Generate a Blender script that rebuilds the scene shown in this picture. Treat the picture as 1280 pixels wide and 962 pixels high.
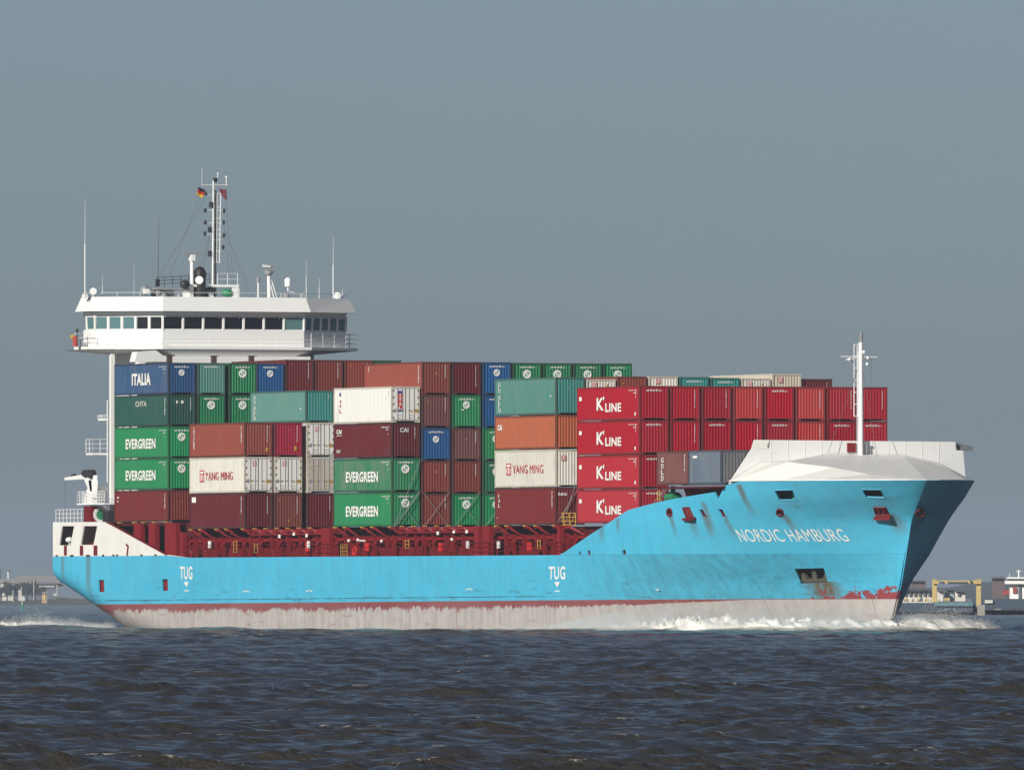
import bpy, bmesh, math, random
import numpy as np
from mathutils import Vector, Matrix
random.seed(7); rng = np.random.default_rng(7)
S = bpy.context.scene
for o in list(bpy.data.objects): bpy.data.objects.remove(o)

# ------------------------------------------------------------------ camera
CAM = np.array([1164.754, -449.938, -6.341]); YAW = 1.1757156; PIT = 0.0141703; F = 18840.713
fw = np.array([-math.sin(YAW)*math.cos(PIT), math.cos(YAW)*math.cos(PIT), math.sin(PIT)])
rt = np.array([math.cos(YAW), math.sin(YAW), 0.0]); up = np.cross(rt, fw)
cam = bpy.data.cameras.new('camera'); co = bpy.data.objects.new('camera', cam)
S.collection.objects.link(co); S.camera = co
cam.sensor_width = 36; cam.lens = F*36/1280; cam.clip_start = 1; cam.clip_end = 60000
m = Matrix([[rt[i], up[i], -fw[i]] for i in range(3)]).to_4x4(); m.translation = Vector(CAM); co.matrix_world = m

# ------------------------------------------------------------------ light
SUN_AZ = math.radians(-58); SUN_EL = math.radians(24)
sd = Vector((math.cos(SUN_AZ)*math.cos(SUN_EL), math.sin(SUN_AZ)*math.cos(SUN_EL), math.sin(SUN_EL)))
sun = bpy.data.lights.new('sun', 'SUN'); sun.energy = 4.95; sun.angle = math.radians(.5); sun.color = (1, .95, .86)
so = bpy.data.objects.new('sun', sun); S.collection.objects.link(so)
so.rotation_euler = sd.to_track_quat('Z', 'Y').to_euler(); so.location = (0, -200, 200)
w = bpy.data.worlds.new('World'); S.world = w; w.use_nodes = True
nt = w.node_tree; nt.nodes.clear()
sky = nt.nodes.new('ShaderNodeTexSky'); sky.sky_type = 'NISHITA'; sky.sun_disc = False
sky.sun_elevation = SUN_EL; sky.sun_rotation = math.pi/2 - SUN_AZ
sky.air_density = 1.0; sky.dust_density = 1.0; sky.ozone_density = 1.5; sky.altitude = 0
mx = nt.nodes.new('ShaderNodeMix'); mx.data_type = 'RGBA'; mx.blend_type = 'MULTIPLY'; mx.inputs[0].default_value = 1
nt.links.new(sky.outputs[0], mx.inputs[6])
wtc = nt.nodes.new('ShaderNodeTexCoord'); wsp = nt.nodes.new('ShaderNodeSeparateXYZ'); nt.links.new(wtc.outputs['Generated'], wsp.inputs[0])
wr = nt.nodes.new('ShaderNodeValToRGB'); nt.links.new(wsp.outputs[2], wr.inputs[0]); nt.links.new(wr.outputs[0], mx.inputs[7])
el = wr.color_ramp.elements; el[0].position = 0.0; el[0].color = (.625, .80, 1.24, 1); el[1].position = .045; el[1].color = (.575, .705, 1.04, 1)
for ps, c in ((.20, (.33, .41, .57, 1)), (.50, (.27, .34, .47, 1)), (1.0, (.27, .34, .47, 1))): e = el.new(ps); e.color = c
bg = nt.nodes.new('ShaderNodeBackground'); bg.inputs[1].default_value = .07
nt.links.new(mx.outputs[2], bg.inputs[0])
wo = nt.nodes.new('ShaderNodeOutputWorld'); nt.links.new(bg.outputs[0], wo.inputs[0])
S.render.engine = 'CYCLES'
S.view_settings.view_transform = 'Standard'; S.view_settings.look = 'None'; S.view_settings.exposure = 0; S.view_settings.gamma = 1
S.cycles.volume_bounces = 2; S.cycles.max_bounces = 5

WZ = -8.80          # water level (the ship's container decks are z = 0)
CY = 11.735         # centreline of the ship; X runs forward, Y to port

# ------------------------------------------------------------------ helpers
def ray(px, py): 
    return fw + rt*(px-640)/F - up*(py-481)/F
def onY(px, py, y):
    d = ray(px, py); t = (y-CAM[1])/d[1]; return CAM + d*t
def onX(px, py, x):
    d = ray(px, py); t = (x-CAM[0])/d[0]; return CAM + d*t
def far(px, d, z=WZ):      # ground point at distance d along the bearing of a column
    r = ray(px, 748); k = math.hypot(r[0], r[1]); return np.array([CAM[0]+r[0]/k*d, CAM[1]+r[1]/k*d, z])

def link(o): S.collection.objects.link(o); return o
def tag(o, label=None, cat=None, group=None, kind=None):
    if label: o['label'] = label
    if cat: o['category'] = cat
    if group: o['group'] = group
    if kind: o['kind'] = kind
    return o
def empty(name, loc, label=None, cat=None, group=None, rz=0):
    o = link(bpy.data.objects.new(name, None)); o.location = loc; o.rotation_euler = (0, 0, rz)
    return tag(o, label, cat, group)

class MB:
    def __init__(s): s.v = []; s.f = []
    def poly(s, pts):
        n = len(s.v); s.v += [tuple(map(float, p)) for p in pts]; s.f.append(tuple(range(n, n+len(pts)))); return s
    def box(s, x0, x1, y0, y1, z0, z1):
        n = len(s.v)
        s.v += [(x, y, z) for z in (z0, z1) for x, y in ((x0, y0), (x1, y0), (x1, y1), (x0, y1))]
        s.f += [tuple(n+i for i in q) for q in ((3,2,1,0), (4,5,6,7), (0,1,5,4), (1,2,6,5), (2,3,7,6), (3,0,4,7))]
        return s
    def prism(s, a, b):       # two matching loops
        n = len(s.v); k = len(a); s.v += [tuple(map(float, p)) for p in list(a)+list(b)]
        s.f.append(tuple(range(n+k-1, n-1, -1))); s.f.append(tuple(range(n+k, n+2*k)))
        for i in range(k):
            j = (i+1) % k; s.f.append((n+i, n+j, n+k+j, n+k+i))
        return s
    def tube(s, p, q, r, n=8, r2=None):
        p = Vector(p); q = Vector(q); d = (q-p).normalized(); a = d.orthogonal().normalized(); b = d.cross(a)
        r2 = r if r2 is None else r2
        A = [p+(a*math.cos(t)+b*math.sin(t))*r for t in [2*math.pi*i/n for i in range(n)]]
        B = [q+(a*math.cos(t)+b*math.sin(t))*r2 for t in [2*math.pi*i/n for i in range(n)]]
        return s.prism(A, B)
    def path(s, pts, r, n=6):
        for a, b in zip(pts[:-1], pts[1:]): s.tube(a, b, r, n)
        return s
    def ball(s, c, r, nu=12, nv=8, sz=1.0, zmin=-1.0):
        n = len(s.v)
        for j in range(nv+1):
            ph = -math.pi/2+math.pi*j/nv; zz = max(math.sin(ph), zmin)
            for i in range(nu):
                th = 2*math.pi*i/nu; s.v.append((c[0]+r*math.cos(ph)*math.cos(th), c[1]+r*math.cos(ph)*math.sin(th), c[2]+r*zz*sz))
        for j in range(nv):
            for i in range(nu):
                a = n+j*nu+i; b = n+j*nu+(i+1) % nu; s.f.append((a, b, b+nu, a+nu))
        return s
    def mesh(s, name, smooth=False):
        me = bpy.data.meshes.new(name); me.from_pydata(s.v, [], s.f); me.validate()
        if smooth:
            for p in me.polygons: p.use_smooth = True
        return me
    def build(s, name, m, parent=None, smooth=False, world=True, bevel=0):
        o = link(bpy.data.objects.new(name, s.mesh(name, smooth))); o.data.materials.append(m)
        fixn(o.data)
        if parent:
            o.parent = parent
            if world: o.location = -Vector(parent.location)
        if bevel:
            b = o.modifiers.new('bevel', 'BEVEL'); b.width = bevel; b.segments = 2; b.limit_method = 'ANGLE'
        return o
def fixn(me):
    bm = bmesh.new(); bm.from_mesh(me); bmesh.ops.recalc_face_normals(bm, faces=bm.faces); bm.to_mesh(me); bm.free()

# ------------------------------------------------------------------ materials
def nodes(name):
    m = bpy.data.materials.new(name); m.use_nodes = True; t = m.node_tree; return m, t, t.nodes['Principled BSDF']
def N(t, kind, **kw):
    n = t.nodes.new(kind)
    for k, v in kw.items(): setattr(n, k, v)
    return n
def math_(t, op, a, b=None, c=None, clamp=False):
    n = t.nodes.new('ShaderNodeMath'); n.operation = op; n.use_clamp = clamp
    for i, v in enumerate((a, b, c)):
        if v is None: continue
        if isinstance(v, (int, float)): n.inputs[i].default_value = v
        else: t.links.new(v, n.inputs[i])
    return n.outputs[0]
def mixc(t, fac, a, b):
    n = t.nodes.new('ShaderNodeMix'); n.data_type = 'RGBA'
    for i, v in ((0, fac), (6, a), (7, b)):
        if isinstance(v, (int, float)): n.inputs[i].default_value = v
        elif isinstance(v, tuple): n.inputs[i].default_value = (*v[:3], 1)
        else: t.links.new(v, n.inputs[i])
    return n.outputs[2]
def noise(t, vec, scale, stretch=(1, 1, 1), detail=4, rough=.55):
    mp = N(t, 'ShaderNodeMapping'); mp.inputs['Scale'].default_value = stretch; t.links.new(vec, mp.inputs[0])
    n = N(t, 'ShaderNodeTexNoise'); n.inputs['Scale'].default_value = scale; n.inputs['Detail'].default_value = detail
    n.inputs['Roughness'].default_value = rough; t.links.new(mp.outputs[0], n.inputs[0]); return n.outputs[0]
def ramp(t, v, a, b):
    n = N(t, 'ShaderNodeMapRange'); n.inputs[1].default_value = a; n.inputs[2].default_value = b; n.clamp = True
    t.links.new(v, n.inputs[0]); return n.outputs[0]
MC = {}; MCOL = {}
def paint(name, rgb, rough=.5, wear=.35, dust=(.30, .27, .24), rust=0.0, metal=0.0, spread=1.0):
    if name in MC: return MC[name]
    MCOL[name] = rgb
    m, t, b = nodes(name); tc = N(t, 'ShaderNodeTexCoord'); oi = N(t, 'ShaderNodeObjectInfo')
    va = N(t, 'ShaderNodeVectorMath'); va.operation = 'ADD'; t.links.new(tc.outputs['Object'], va.inputs[0])
    sc = N(t, 'ShaderNodeVectorMath'); sc.operation = 'SCALE'; sc.inputs[0].default_value = (37, 91, 53)
    t.links.new(oi.outputs['Random'], sc.inputs['Scale']); t.links.new(sc.outputs[0], va.inputs[1]); v = va.outputs[0]
    n1 = noise(t, v, .5, (1, 1, .6)); n2 = noise(t, v, 3.5*spread, (1, 1, .12), 5)
    f = math_(t, 'MULTIPLY', math_(t, 'ADD', ramp(t, n1, .35, .75), ramp(t, n2, .45, .8)), wear*.5)
    c = mixc(t, f, rgb, dust)
    if name.startswith('container_'):
        hv_ = N(t, 'ShaderNodeHueSaturation'); t.links.new(c, hv_.inputs['Color']); rr = math_(t, 'ADD', math_(t, 'MULTIPLY', oi.outputs['Random'], .24), .82)
        t.links.new(rr, hv_.inputs['Value']); t.links.new(math_(t, 'ADD', math_(t, 'MULTIPLY', math_(t, 'FRACT', math_(t, 'MULTIPLY', oi.outputs['Random'], 7.3)), .10), .95), hv_.inputs['Saturation']); c = hv_.outputs[0]
        n5 = noise(t, v, 1.3, (1, 1, .25), 4, .6); c = mixc(t, math_(t, 'MULTIPLY', ramp(t, n5, .58, .72), .22), c, (.07, .055, .045))
    n3 = noise(t, v, 7, (1, 1, .3), 6, .7)
    c = mixc(t, ramp(t, n3, .68-.1*rust, .76-.1*rust) if rust else 0.0, c, (.16, .06, .03))
    t.links.new(c, b.inputs['Base Color']); b.inputs['Metallic'].default_value = metal; b.inputs['Specular IOR Level'].default_value = .28
    t.links.new(math_(t, 'ADD', math_(t, 'MULTIPLY', n1, .25), rough-.12), b.inputs['Roughness'])
    MC[name] = m; return m
WHITE = paint('white_paint', (.80, .80, .78), .45, .12, (.45, .42, .36))
WHITE2 = paint('worn_white_paint', (.78, .77, .73), .5, .4, (.48, .43, .36), .35)
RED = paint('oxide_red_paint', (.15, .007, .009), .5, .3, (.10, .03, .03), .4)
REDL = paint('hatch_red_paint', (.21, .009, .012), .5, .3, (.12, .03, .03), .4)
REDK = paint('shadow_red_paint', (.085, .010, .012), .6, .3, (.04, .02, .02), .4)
BLK = paint('black_paint', (.015, .015, .017), .5, .2)
GREY = paint('grey_steel', (.25, .26, .27), .5, .3)
RAIL = paint('railing_white', (.70, .71, .71), .5, .1)
YEL = paint('yellow_paint', (.48, .29, .04), .5, .3)
FIRE = paint('fire_box_red', (.62, .02, .015), .4, .1)
GRN = paint('green_machinery', (.02, .22, .10), .5, .2)
TXT = paint('lettering_white', (.78, .78, .74), .6, .1)
TXR = paint('lettering_red', (.50, .03, .04), .6, .1)
TXB = paint('lettering_blue', (.03, .06, .25), .6, .1)
def glassmat(name, rgb, rough):
    m, t, b = nodes(name); b.inputs['Base Color'].default_value = (*rgb, 1); b.inputs['Roughness'].default_value = rough
    b.inputs['IOR'].default_value = 1.5; return m
GLD = glassmat('dark_window_glass', (.012, .014, .018), .06)
GLT = glassmat('sky_teal_window_glass', (.10, .20, .21), .1)  # teal of sky reflected and seen through the panes, put into the colour
WIRE = glassmat('wire_rope', (.10, .11, .12), .6)

# hull form ----------------------------------------------------------
ZS = [-12.1, -8.56, -7.54, -5, -2.97, -.5, 1.2, 2.49]; XS_ = [129.3, 131, 132.2, 133.6, 134.4, 135.3, 136.9, 138.1]
def Xs(z): return float(np.interp(z, ZS, XS_))
def hb(x, z):                 # half-breadth of the outer shell
    r = 1.0
    X0 = float(np.interp(z, [-9, -5, -2.97, -.5, 1.2], [90, 97, 101, 104, 104]))
    p = 2.3
    q = float(np.interp(z, [-9, -5, -2.97, -.5, 1.2, 2.45], [1.35, 1.30, 1.10, .87, .67, .59]))
    if x > X0:
        tt = min(1, (x-X0)/(Xs(z)-X0)); r = max(0, 1-tt**p)**q
    if x < 20:                # rising, rounded run at the stern
        zk = float(np.interp(x, [-13.65, -5, 5, 12, 20], [-3.6, -5.0, -7.0, -8.4, -9.8])); z0 = zbot(x)
        if z < zk:
            u = min(1, (zk-z)/max(1e-3, zk-z0)); r *= max(0, 1-u**2.4)**.55
    return 11.9*r
def zbot(x): return float(np.interp(x, [-13.65, -10, -5, 0, 6, 12, 20], [-6.9, -8.1, -9.8, -11.4, -12, -12, -12]))
def ydeck(x): return float(np.interp(x, [12.6, 17.3], [-2.80, -2.98]))   # sheer of the main shell
def hully(x, z): return CY - hb(x, z)
def onhull(px, py, side=-1):  # point of the starboard shell under a pixel
    d = ray(px, py); t0 = (-3-CAM[1])/d[1]; best = None
    lo = t0-40; 
    t = lo; prev = None
    while t < t0+90:
        P = CAM+d*t
        if P[0] < Xs(P[2]):
            g = P[1]-hully(P[0], P[2])
            if g > 0:
                a, b = t-.25, t
                for _ in range(30):
                    mth = (a+b)/2; Q = CAM+d*mth
                    if Q[0] < Xs(Q[2]) and Q[1]-hully(Q[0], Q[2]) > 0: b = mth
                    else: a = mth
                return CAM+d*b
        t += .25
    return CAM+d*t0
def hnorm(x, z):
    e = .05; dx = (hully(x+e, z)-hully(x-e, z))/(2*e); dz = (hully(x, z+e)-hully(x, z-e))/(2*e)
    return Vector((dx, -1, dz)).normalized()

def hullmat():
    m, t, b = nodes('hull_paint'); tc = N(t, 'ShaderNodeTexCoord'); v = tc.outputs['Object']
    sp = N(t, 'ShaderNodeSeparateXYZ'); t.links.new(v, sp.inputs[0]); X, Y, Z = sp.outputs
    zb = math_(t, 'ADD', math_(t, 'MULTIPLY', X, .0036), -6.79)
    h = math_(t, 'SUBTRACT', Z, zb)
    n_big = noise(t, v, .12, (1, 1, 2)); n_str = noise(t, v, 1.6, (1, 1, .12), 6, .65); n_scuff = noise(t, v, .9, (.35, 1, 3), 6, .7)
    n_f = noise(t, v, 2.2, (1, 1, 1.2), 6, .65)
    blue = mixc(t, ramp(t, n_big, .35, .7), (.062, .440, .650), (.078, .475, .690))
    blue = mixc(t, math_(t, 'MULTIPLY', ramp(t, n_str, .42, .75), .32), blue, (.10, .31, .40))
    n_pat = noise(t, v, .35, (1, 1, 1.6), 5, .6)
    blue = mixc(t, math_(t, 'MULTIPLY', ramp(t, n_pat, .48, .62), .20), blue, (.085, .36, .50))
    # darker blue-green tone with diagonal dirt streaks on the forward flare below the knuckle
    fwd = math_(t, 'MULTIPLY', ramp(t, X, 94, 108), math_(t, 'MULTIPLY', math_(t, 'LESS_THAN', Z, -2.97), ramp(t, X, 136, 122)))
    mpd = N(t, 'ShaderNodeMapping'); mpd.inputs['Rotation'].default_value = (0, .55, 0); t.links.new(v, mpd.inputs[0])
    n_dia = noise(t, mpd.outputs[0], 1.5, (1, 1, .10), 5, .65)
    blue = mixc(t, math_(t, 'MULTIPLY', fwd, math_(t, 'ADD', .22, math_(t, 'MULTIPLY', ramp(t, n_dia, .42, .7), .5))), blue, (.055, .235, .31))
    # dark scuffs low on the side
    low = ramp(t, h, 2.6, .6)
    blue = mixc(t, math_(t, 'MULTIPLY', math_(t, 'MULTIPLY', ramp(t, n_scuff, .56, .68), low), .6), blue, (.05, .10, .13))
    # weld seams and fender line
    for zz, wd, k in ((-4.2, .012, .25), (-5.1, .012, .2), (-1.2, .012, .2), (.6, .012, .2)):
        blue = mixc(t, math_(t, 'MULTIPLY', math_(t, 'LESS_THAN', math_(t, 'ABSOLUTE', math_(t, 'SUBTRACT', Z, zz)), wd), k), blue, (.03, .12, .17))
    rub = math_(t, 'MULTIPLY', math_(t, 'LESS_THAN', math_(t, 'ABSOLUTE', math_(t, 'SUBTRACT', h, .30)), .035), ramp(t, n_scuff, .40, .5))
    rub = math_(t, 'MULTIPLY', rub, math_(t, 'LESS_THAN', X, 98.0))
    blue = mixc(t, math_(t, 'MULTIPLY', rub, .8), blue, (.03, .04, .05))
    # vertical plate joints every 9 m
    fr = math_(t, 'FRACT', math_(t, 'MULTIPLY', X, 1/9.3))
    blue = mixc(t, math_(t, 'MULTIPLY', math_(t, 'LESS_THAN', fr, .006), .3), blue, (.03, .12, .17))
    # rust runs below openings
    for x0, z1, L, wd, k in STREAKS:
        mx_ = ramp(t, math_(t, 'ABSOLUTE', math_(t, 'SUBTRACT', X, math_(t, 'ADD', x0, math_(t, 'MULTIPLY', math_(t, 'SUBTRACT', n_f, .5), .5)))), wd, wd*.2)
        mz = math_(t, 'MULTIPLY', ramp(t, Z, z1-L, z1-L*.35), math_(t, 'LESS_THAN', Z, z1+.05))
        blue = mixc(t, math_(t, 'MULTIPLY', math_(t, 'MULTIPLY', mx_, mz), math_(t, 'MULTIPLY', ramp(t, n_str, .15, .5), min(1, k*1.5))), blue, (.13, .09, .04))
    red = mixc(t, ramp(t, n_big, .3, .7), (.22, .055, .055), (.28, .10, .10))
    grey = mixc(t, ramp(t, n_str, .4, .75), (.47, .445, .42), (.37, .34, .32))
    grey = mixc(t, math_(t, 'MULTIPLY', ramp(t, n_scuff, .60, .68), math_(t, 'MULTIPLY', ramp(t, X, 112, 80), .75)), grey, (.22, .10, .06))
    grey = mixc(t, math_(t, 'MULTIPLY', ramp(t, noise(t, v, 2.6, (1, 1, .12), 6, .8), .54, .64), math_(t, 'MULTIPLY', ramp(t, X, 116, 90), .55)), grey, (.27, .13, .11))
    grey = mixc(t, math_(t, 'MULTIPLY', ramp(t, noise(t, v, .8, (1, 1, 1.5), 5, .7), .5, .7), .45), grey, (.30, .27, .25))
    grey = mixc(t, math_(t, 'MULTIPLY', math_(t, 'LESS_THAN', fr, .008), .5), grey, (.2, .08, .07))
    # thickness of the red band: broad and ragged aft, a thin line at the bow
    drip = math_(t, 'ADD', math_(t, 'MULTIPLY', noise(t, v, 3.0, (1, 1, .13), 6, .85), .62), math_(t, 'MULTIPLY', noise(t, v, .33, (1, 1, .3), 3), .38))
    thick = math_(t, 'MULTIPLY', ramp(t, X, 120, 108), .26)
    thick = math_(t, 'ADD', thick, math_(t, 'MULTIPLY', math_(t, 'MULTIPLY', math_(t, 'POWER', ramp(t, drip, .38, .72), 1.6), 1.25), ramp(t, X, 120, 84)))
    thick = math_(t, 'ADD', thick, .05)
    isgrey = math_(t, 'LESS_THAN', h, math_(t, 'MULTIPLY', thick, -1.0))
    anti = mixc(t, isgrey, red, grey)
    # flaked red patches on the forefoot
    bowm = math_(t, 'MULTIPLY', ramp(t, X, 120, 130), ramp(t, h, 1.35, .35))
    patch = math_(t, 'GREATER_THAN', math_(t, 'ADD', math_(t, 'MULTIPLY', bowm, .34), noise(t, v, 1.1, (1, 1, 1.6), 6, .65)), .755)
    blue = mixc(t, patch, blue, (.26, .045, .05))
    c = mixc(t, math_(t, 'GREATER_THAN', h, 0.0), anti, blue)
    t.links.new(c, b.inputs['Base Color']); b.inputs['Roughness'].default_value = .42
    bp = N(t, 'ShaderNodeBump'); bp.inputs['Strength'].default_value = .5; bp.inputs['Distance'].default_value = .14
    t.links.new(noise(t, v, .55, (1, 1, 1), 2), bp.inputs['Height']); t.links.new(bp.outputs[0], b.inputs['Normal'])
    return m

def shell_grid(cols, rows, f, flip=False):
    g = MB(); n = len(cols)
    for r in rows:
        for cpar in cols: g.v.append(tuple(f(cpar, r)))
    for j in range(len(rows)-1):
        for i in range(n-1):
            a = j*n+i; q = (a, a+1, a+n+1, a+n); g.f.append(q[::-1] if flip else q)
    return g

# ------------------------------------------------------------------ the ship
ship = empty('container_ship', (60, CY, WZ), 'light blue container ship under way with white bridge at the stern', 'container ship')
# opening outlines (pixel corners on the shell turned into points of the real surface)
FC_HOLES = [   # forecastle openings
    ('mooring_opening', [(968, 612.5), (991, 612), (995, 624.5), (974, 625)]),
    ('mooring_opening', [(1077, 611.5), (1101, 611.5), (1106, 622), (1083, 621.5)]),
    ('roller_opening', [(1092, 633.5), (1107, 633.5), (1111, 643), (1095, 643)]),
    ('roller_opening', [(853.5, 634.5), (862, 634), (867, 645.5), (858, 646)]),
    ('panama_opening', [(873, 636.5), (878.5, 636.5), (883.5, 645.5), (878, 646)]),
    ('panama_opening', [(897, 636.5), (902.5, 636), (908, 645.5), (903, 646)]),
    ('freeing_port', [(722.5, 689), (725.8, 689), (726.6, 696), (723.4, 696)]),
    ('freeing_port', [(733.8, 687.5), (737.6, 687.5), (738.4, 696.3), (734.6, 696.3)]),
    ('freeing_port', [(756, 693.2), (766.5, 693.2), (766.5, 696), (756, 696)]),
    ('freeing_port', [(777.5, 687), (782, 687), (783, 695.6), (778.4, 695.6)]),
]
ROUND = [(837, 640, 3.2, 4.6), (974.8, 640, 4.0, 4.2), (1150, 641, 5.0, 4.2)]
MAIN_HOLES = [
    ('side_door', [(122.5, 724.5), (130, 724.5), (130.4, 739.5), (123, 739.5)]),
    ('side_door', [(202, 723.5), (209.7, 723.5), (210, 738), (202.4, 738)]),
    ('anchor_pocket', [(993, 710.5), (1029.5, 709.5), (1035, 729), (1001.5, 730)]),
]
def cutter(pts3, nrm, depth_out=1.0, depth_in=.9):
    a = [Vector(p)+nrm*depth_out for p in pts3]; b = [Vector(p)-nrm*depth_in for p in pts3]
    return a, b
def ring_px(px, py, rx, ry, n=14): return [(px+rx*math.cos(2*math.pi*i/n), py+ry*math.sin(2*math.pi*i/n)) for i in range(n)]
def shift_in(p, dn): return Vector(p)+dn
holes_fc = []; holes_main = []
for nm, q in FC_HOLES:
    P = [onhull(*c) for c in q]; c = sum((Vector(p) for p in P), Vector())/len(P); holes_fc.append((nm, P, hnorm(c.x, c.z)))
for px, py, rx, ry in ROUND:
    P = [onhull(*c) for c in ring_px(px, py, rx, ry)]; c = sum((Vector(p) for p in P), Vector())/len(P); holes_fc.append(('fairlead', P, hnorm(c.x, c.z)))
for nm, q in MAIN_HOLES:
    P = [onhull(*c) for c in q]; c = sum((Vector(p) for p in P), Vector())/len(P); holes_main.append((nm, P, hnorm(c.x, c.z)))
STREAKS = []
for nm, P, n in holes_fc:
    xs = [p[0] for p in P]; zs = [p[2] for p in P]
    if 'freeing' in nm: continue
    STREAKS.append((sum(xs)/len(xs)+.1, min(zs)+.1, 1.9 if nm != 'mooring_opening' else .9, (max(xs)-min(xs))*.5+.12, .42 if nm != 'mooring_opening' else .15))
P = holes_main[2][1]; STREAKS.append((sum(p[0] for p in P)/len(P)+.5, min(p[2] for p in P)+.15, 2.2, 1.9, 1.0))
STREAKS += [(-11.3, -2.8, 3.2, .5, .35), (-5.3, -2.8, 4.3, .75, .45), (119.8, -3+3.9, 2.4, .5, .4), (104, -.8, 1.4, .8, .3), (107, -.3, 1.2, .4, .4), (124.6, 2.2, 2.4, .5, .5)]
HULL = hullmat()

# main shell: transom to stem, keel to weather deck
s_aft = list(np.linspace(-13.65, 88, 96)); s_bow = [math.sin(math.pi/2*k/46) for k in range(1, 47)]
cols = [('a', x) for x in s_aft]+[('b', k) for k in s_bow]
rows = [1-(1-k)**1.0 for k in [ (1-math.cos(math.pi/2*i/30)) for i in range(0, 31)]]
def main_pt(cpar, v, side):
    kind, p = cpar
    if kind == 'a': x = p; zb_ = zbot(x); z = zb_+(ydeck(x)-zb_)*v
    else:
        z = zbot(88)+(ydeck(88)-zbot(88))*v; x = 88+(Xs(z)-88)*p
    y = hb(x, z)
    return (x, CY+side*y, z)
def shell(name, gs, holes, mat, thick=.14, smooth=True):
    bm = bmesh.new()
    for g in gs:
        vs = [bm.verts.new(p) for p in g.v]
        for f in g.f:
            try: bm.faces.new([vs[i] for i in f])
            except Exception: pass
    bmesh.ops.remove_doubles(bm, verts=bm.verts, dist=.004)
    bmesh.ops.dissolve_degenerate(bm, edges=bm.edges, dist=.002)
    bmesh.ops.recalc_face_normals(bm, faces=bm.faces)
    # normals outward: test one starboard face
    for f in bm.faces:
        c = f.calc_center_median()
        if abs(c.y-CY) > 8:
            if (f.normal.y > 0) == (c.y < CY): bmesh.ops.reverse_faces(bm, faces=bm.faces)
            break
    me = bpy.data.meshes.new(name); bm.to_mesh(me); bm.free()
    o = link(bpy.data.objects.new(name, me)); me.materials.append(mat)
    so_ = o.modifiers.new('s', 'SOLIDIFY'); so_.thickness = thick; so_.offset = -1
    if holes:
        cb = MB()
        for nm, P, n in holes:
            a, b = cutter(P, n); cb.prism(a, b)
        cme = cb.mesh('cut'); fixn(cme); cobj = link(bpy.data.objects.new('cut', cme))
        bo = o.modifiers.new('b', 'BOOLEAN'); bo.operation = 'DIFFERENCE'; bo.solver = 'EXACT'; bo.object = cobj
    dg = bpy.context.evaluated_depsgraph_get(); ev = o.evaluated_get(dg); nm2 = bpy.data.meshes.new_from_object(ev)
    o.modifiers.clear(); o.data = nm2
    if holes: bpy.data.objects.remove(cobj)
    if smooth:
        nm2.shade_smooth() if hasattr(nm2, 'shade_smooth') else None
        try: nm2.set_sharp_from_angle(angle=math.radians(28))
        except Exception: pass
    print(name, len(nm2.polygons))
    o.parent = ship; o.location = -Vector(ship.location)
    return o
gs = [shell_grid(cols, rows, lambda c, v, s=s: main_pt(c, v, s), flip=(s > 0)) for s in (-1, 1)]
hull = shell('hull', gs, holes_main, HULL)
tr = MB()    # transom
loop = [(-13.6, CY-hb(-13.65, zbot(-13.65)+(-2.8-zbot(-13.65))*v), zbot(-13.65)+(-2.8-zbot(-13.65))*v) for v in rows]
tr.poly(loop+[(p[0], 2*CY-p[1], p[2]) for p in loop[::-1]]); tr.build('transom', HULL, ship)

# forecastle shell above the weather deck; top edge follows the rising bulwark
TOPPX = [(700, 693), (734, 672), (768, 651.5), (790, 637), (830, 626.8), (849, 622.8), (897.8, 615.0), (906, 624), (907.6, 607), (929, 600.6)]
TP = [onhull(a, b) for a, b in TOPPX]
tx = [p[0] for p in TP]; tz = [p[2] for p in TP]
tx[0] = 95.9; tz[0] = -2.965
tx += [tx[-1]+2, 138.1]; tz += [2.42, 2.49]
print('top', [(round(a, 1), round(b, 2)) for a, b in zip(tx, tz)])
X0F = tx[0]; 
s_top = sorted(set([(x-X0F)/(138.1-X0F) for x in tx]+[(x-X0F)/(138.1-X0F) for x in np.linspace(X0F, 131, 66)]+[1-(7.1/42.2)*(1-math.sin(math.pi/2*k/26)) for k in range(27)]))
s_top = [s for i, s in enumerate(s_top) if i == 0 or s-s_top[i-1] > 2e-4]
def fc_pt(s, v, side):
    zt = float(np.interp(X0F+s*(138.1-X0F), tx, tz)); z = -2.965+(max(zt, -2.86)+2.965)*v
    x = X0F+(Xs(z)-X0F)*s; return (x, CY+side*hb(x, z), z)
gs = [shell_grid(s_top, list(np.linspace(0, 1, 16)), lambda c, v, s=s: fc_pt(c, v, s), flip=(s > 0)) for s in (-1, 1)]
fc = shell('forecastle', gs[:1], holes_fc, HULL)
fcp = shell('forecastle_port', gs[1:], [], HULL)
bmj = bmesh.new(); bmj.from_mesh(fc.data); bmj.from_mesh(fcp.data); bmj.to_mesh(fc.data); bmj.free(); bpy.data.objects.remove(fcp); fc.data.set_sharp_from_angle(angle=math.radians(28))
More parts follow.
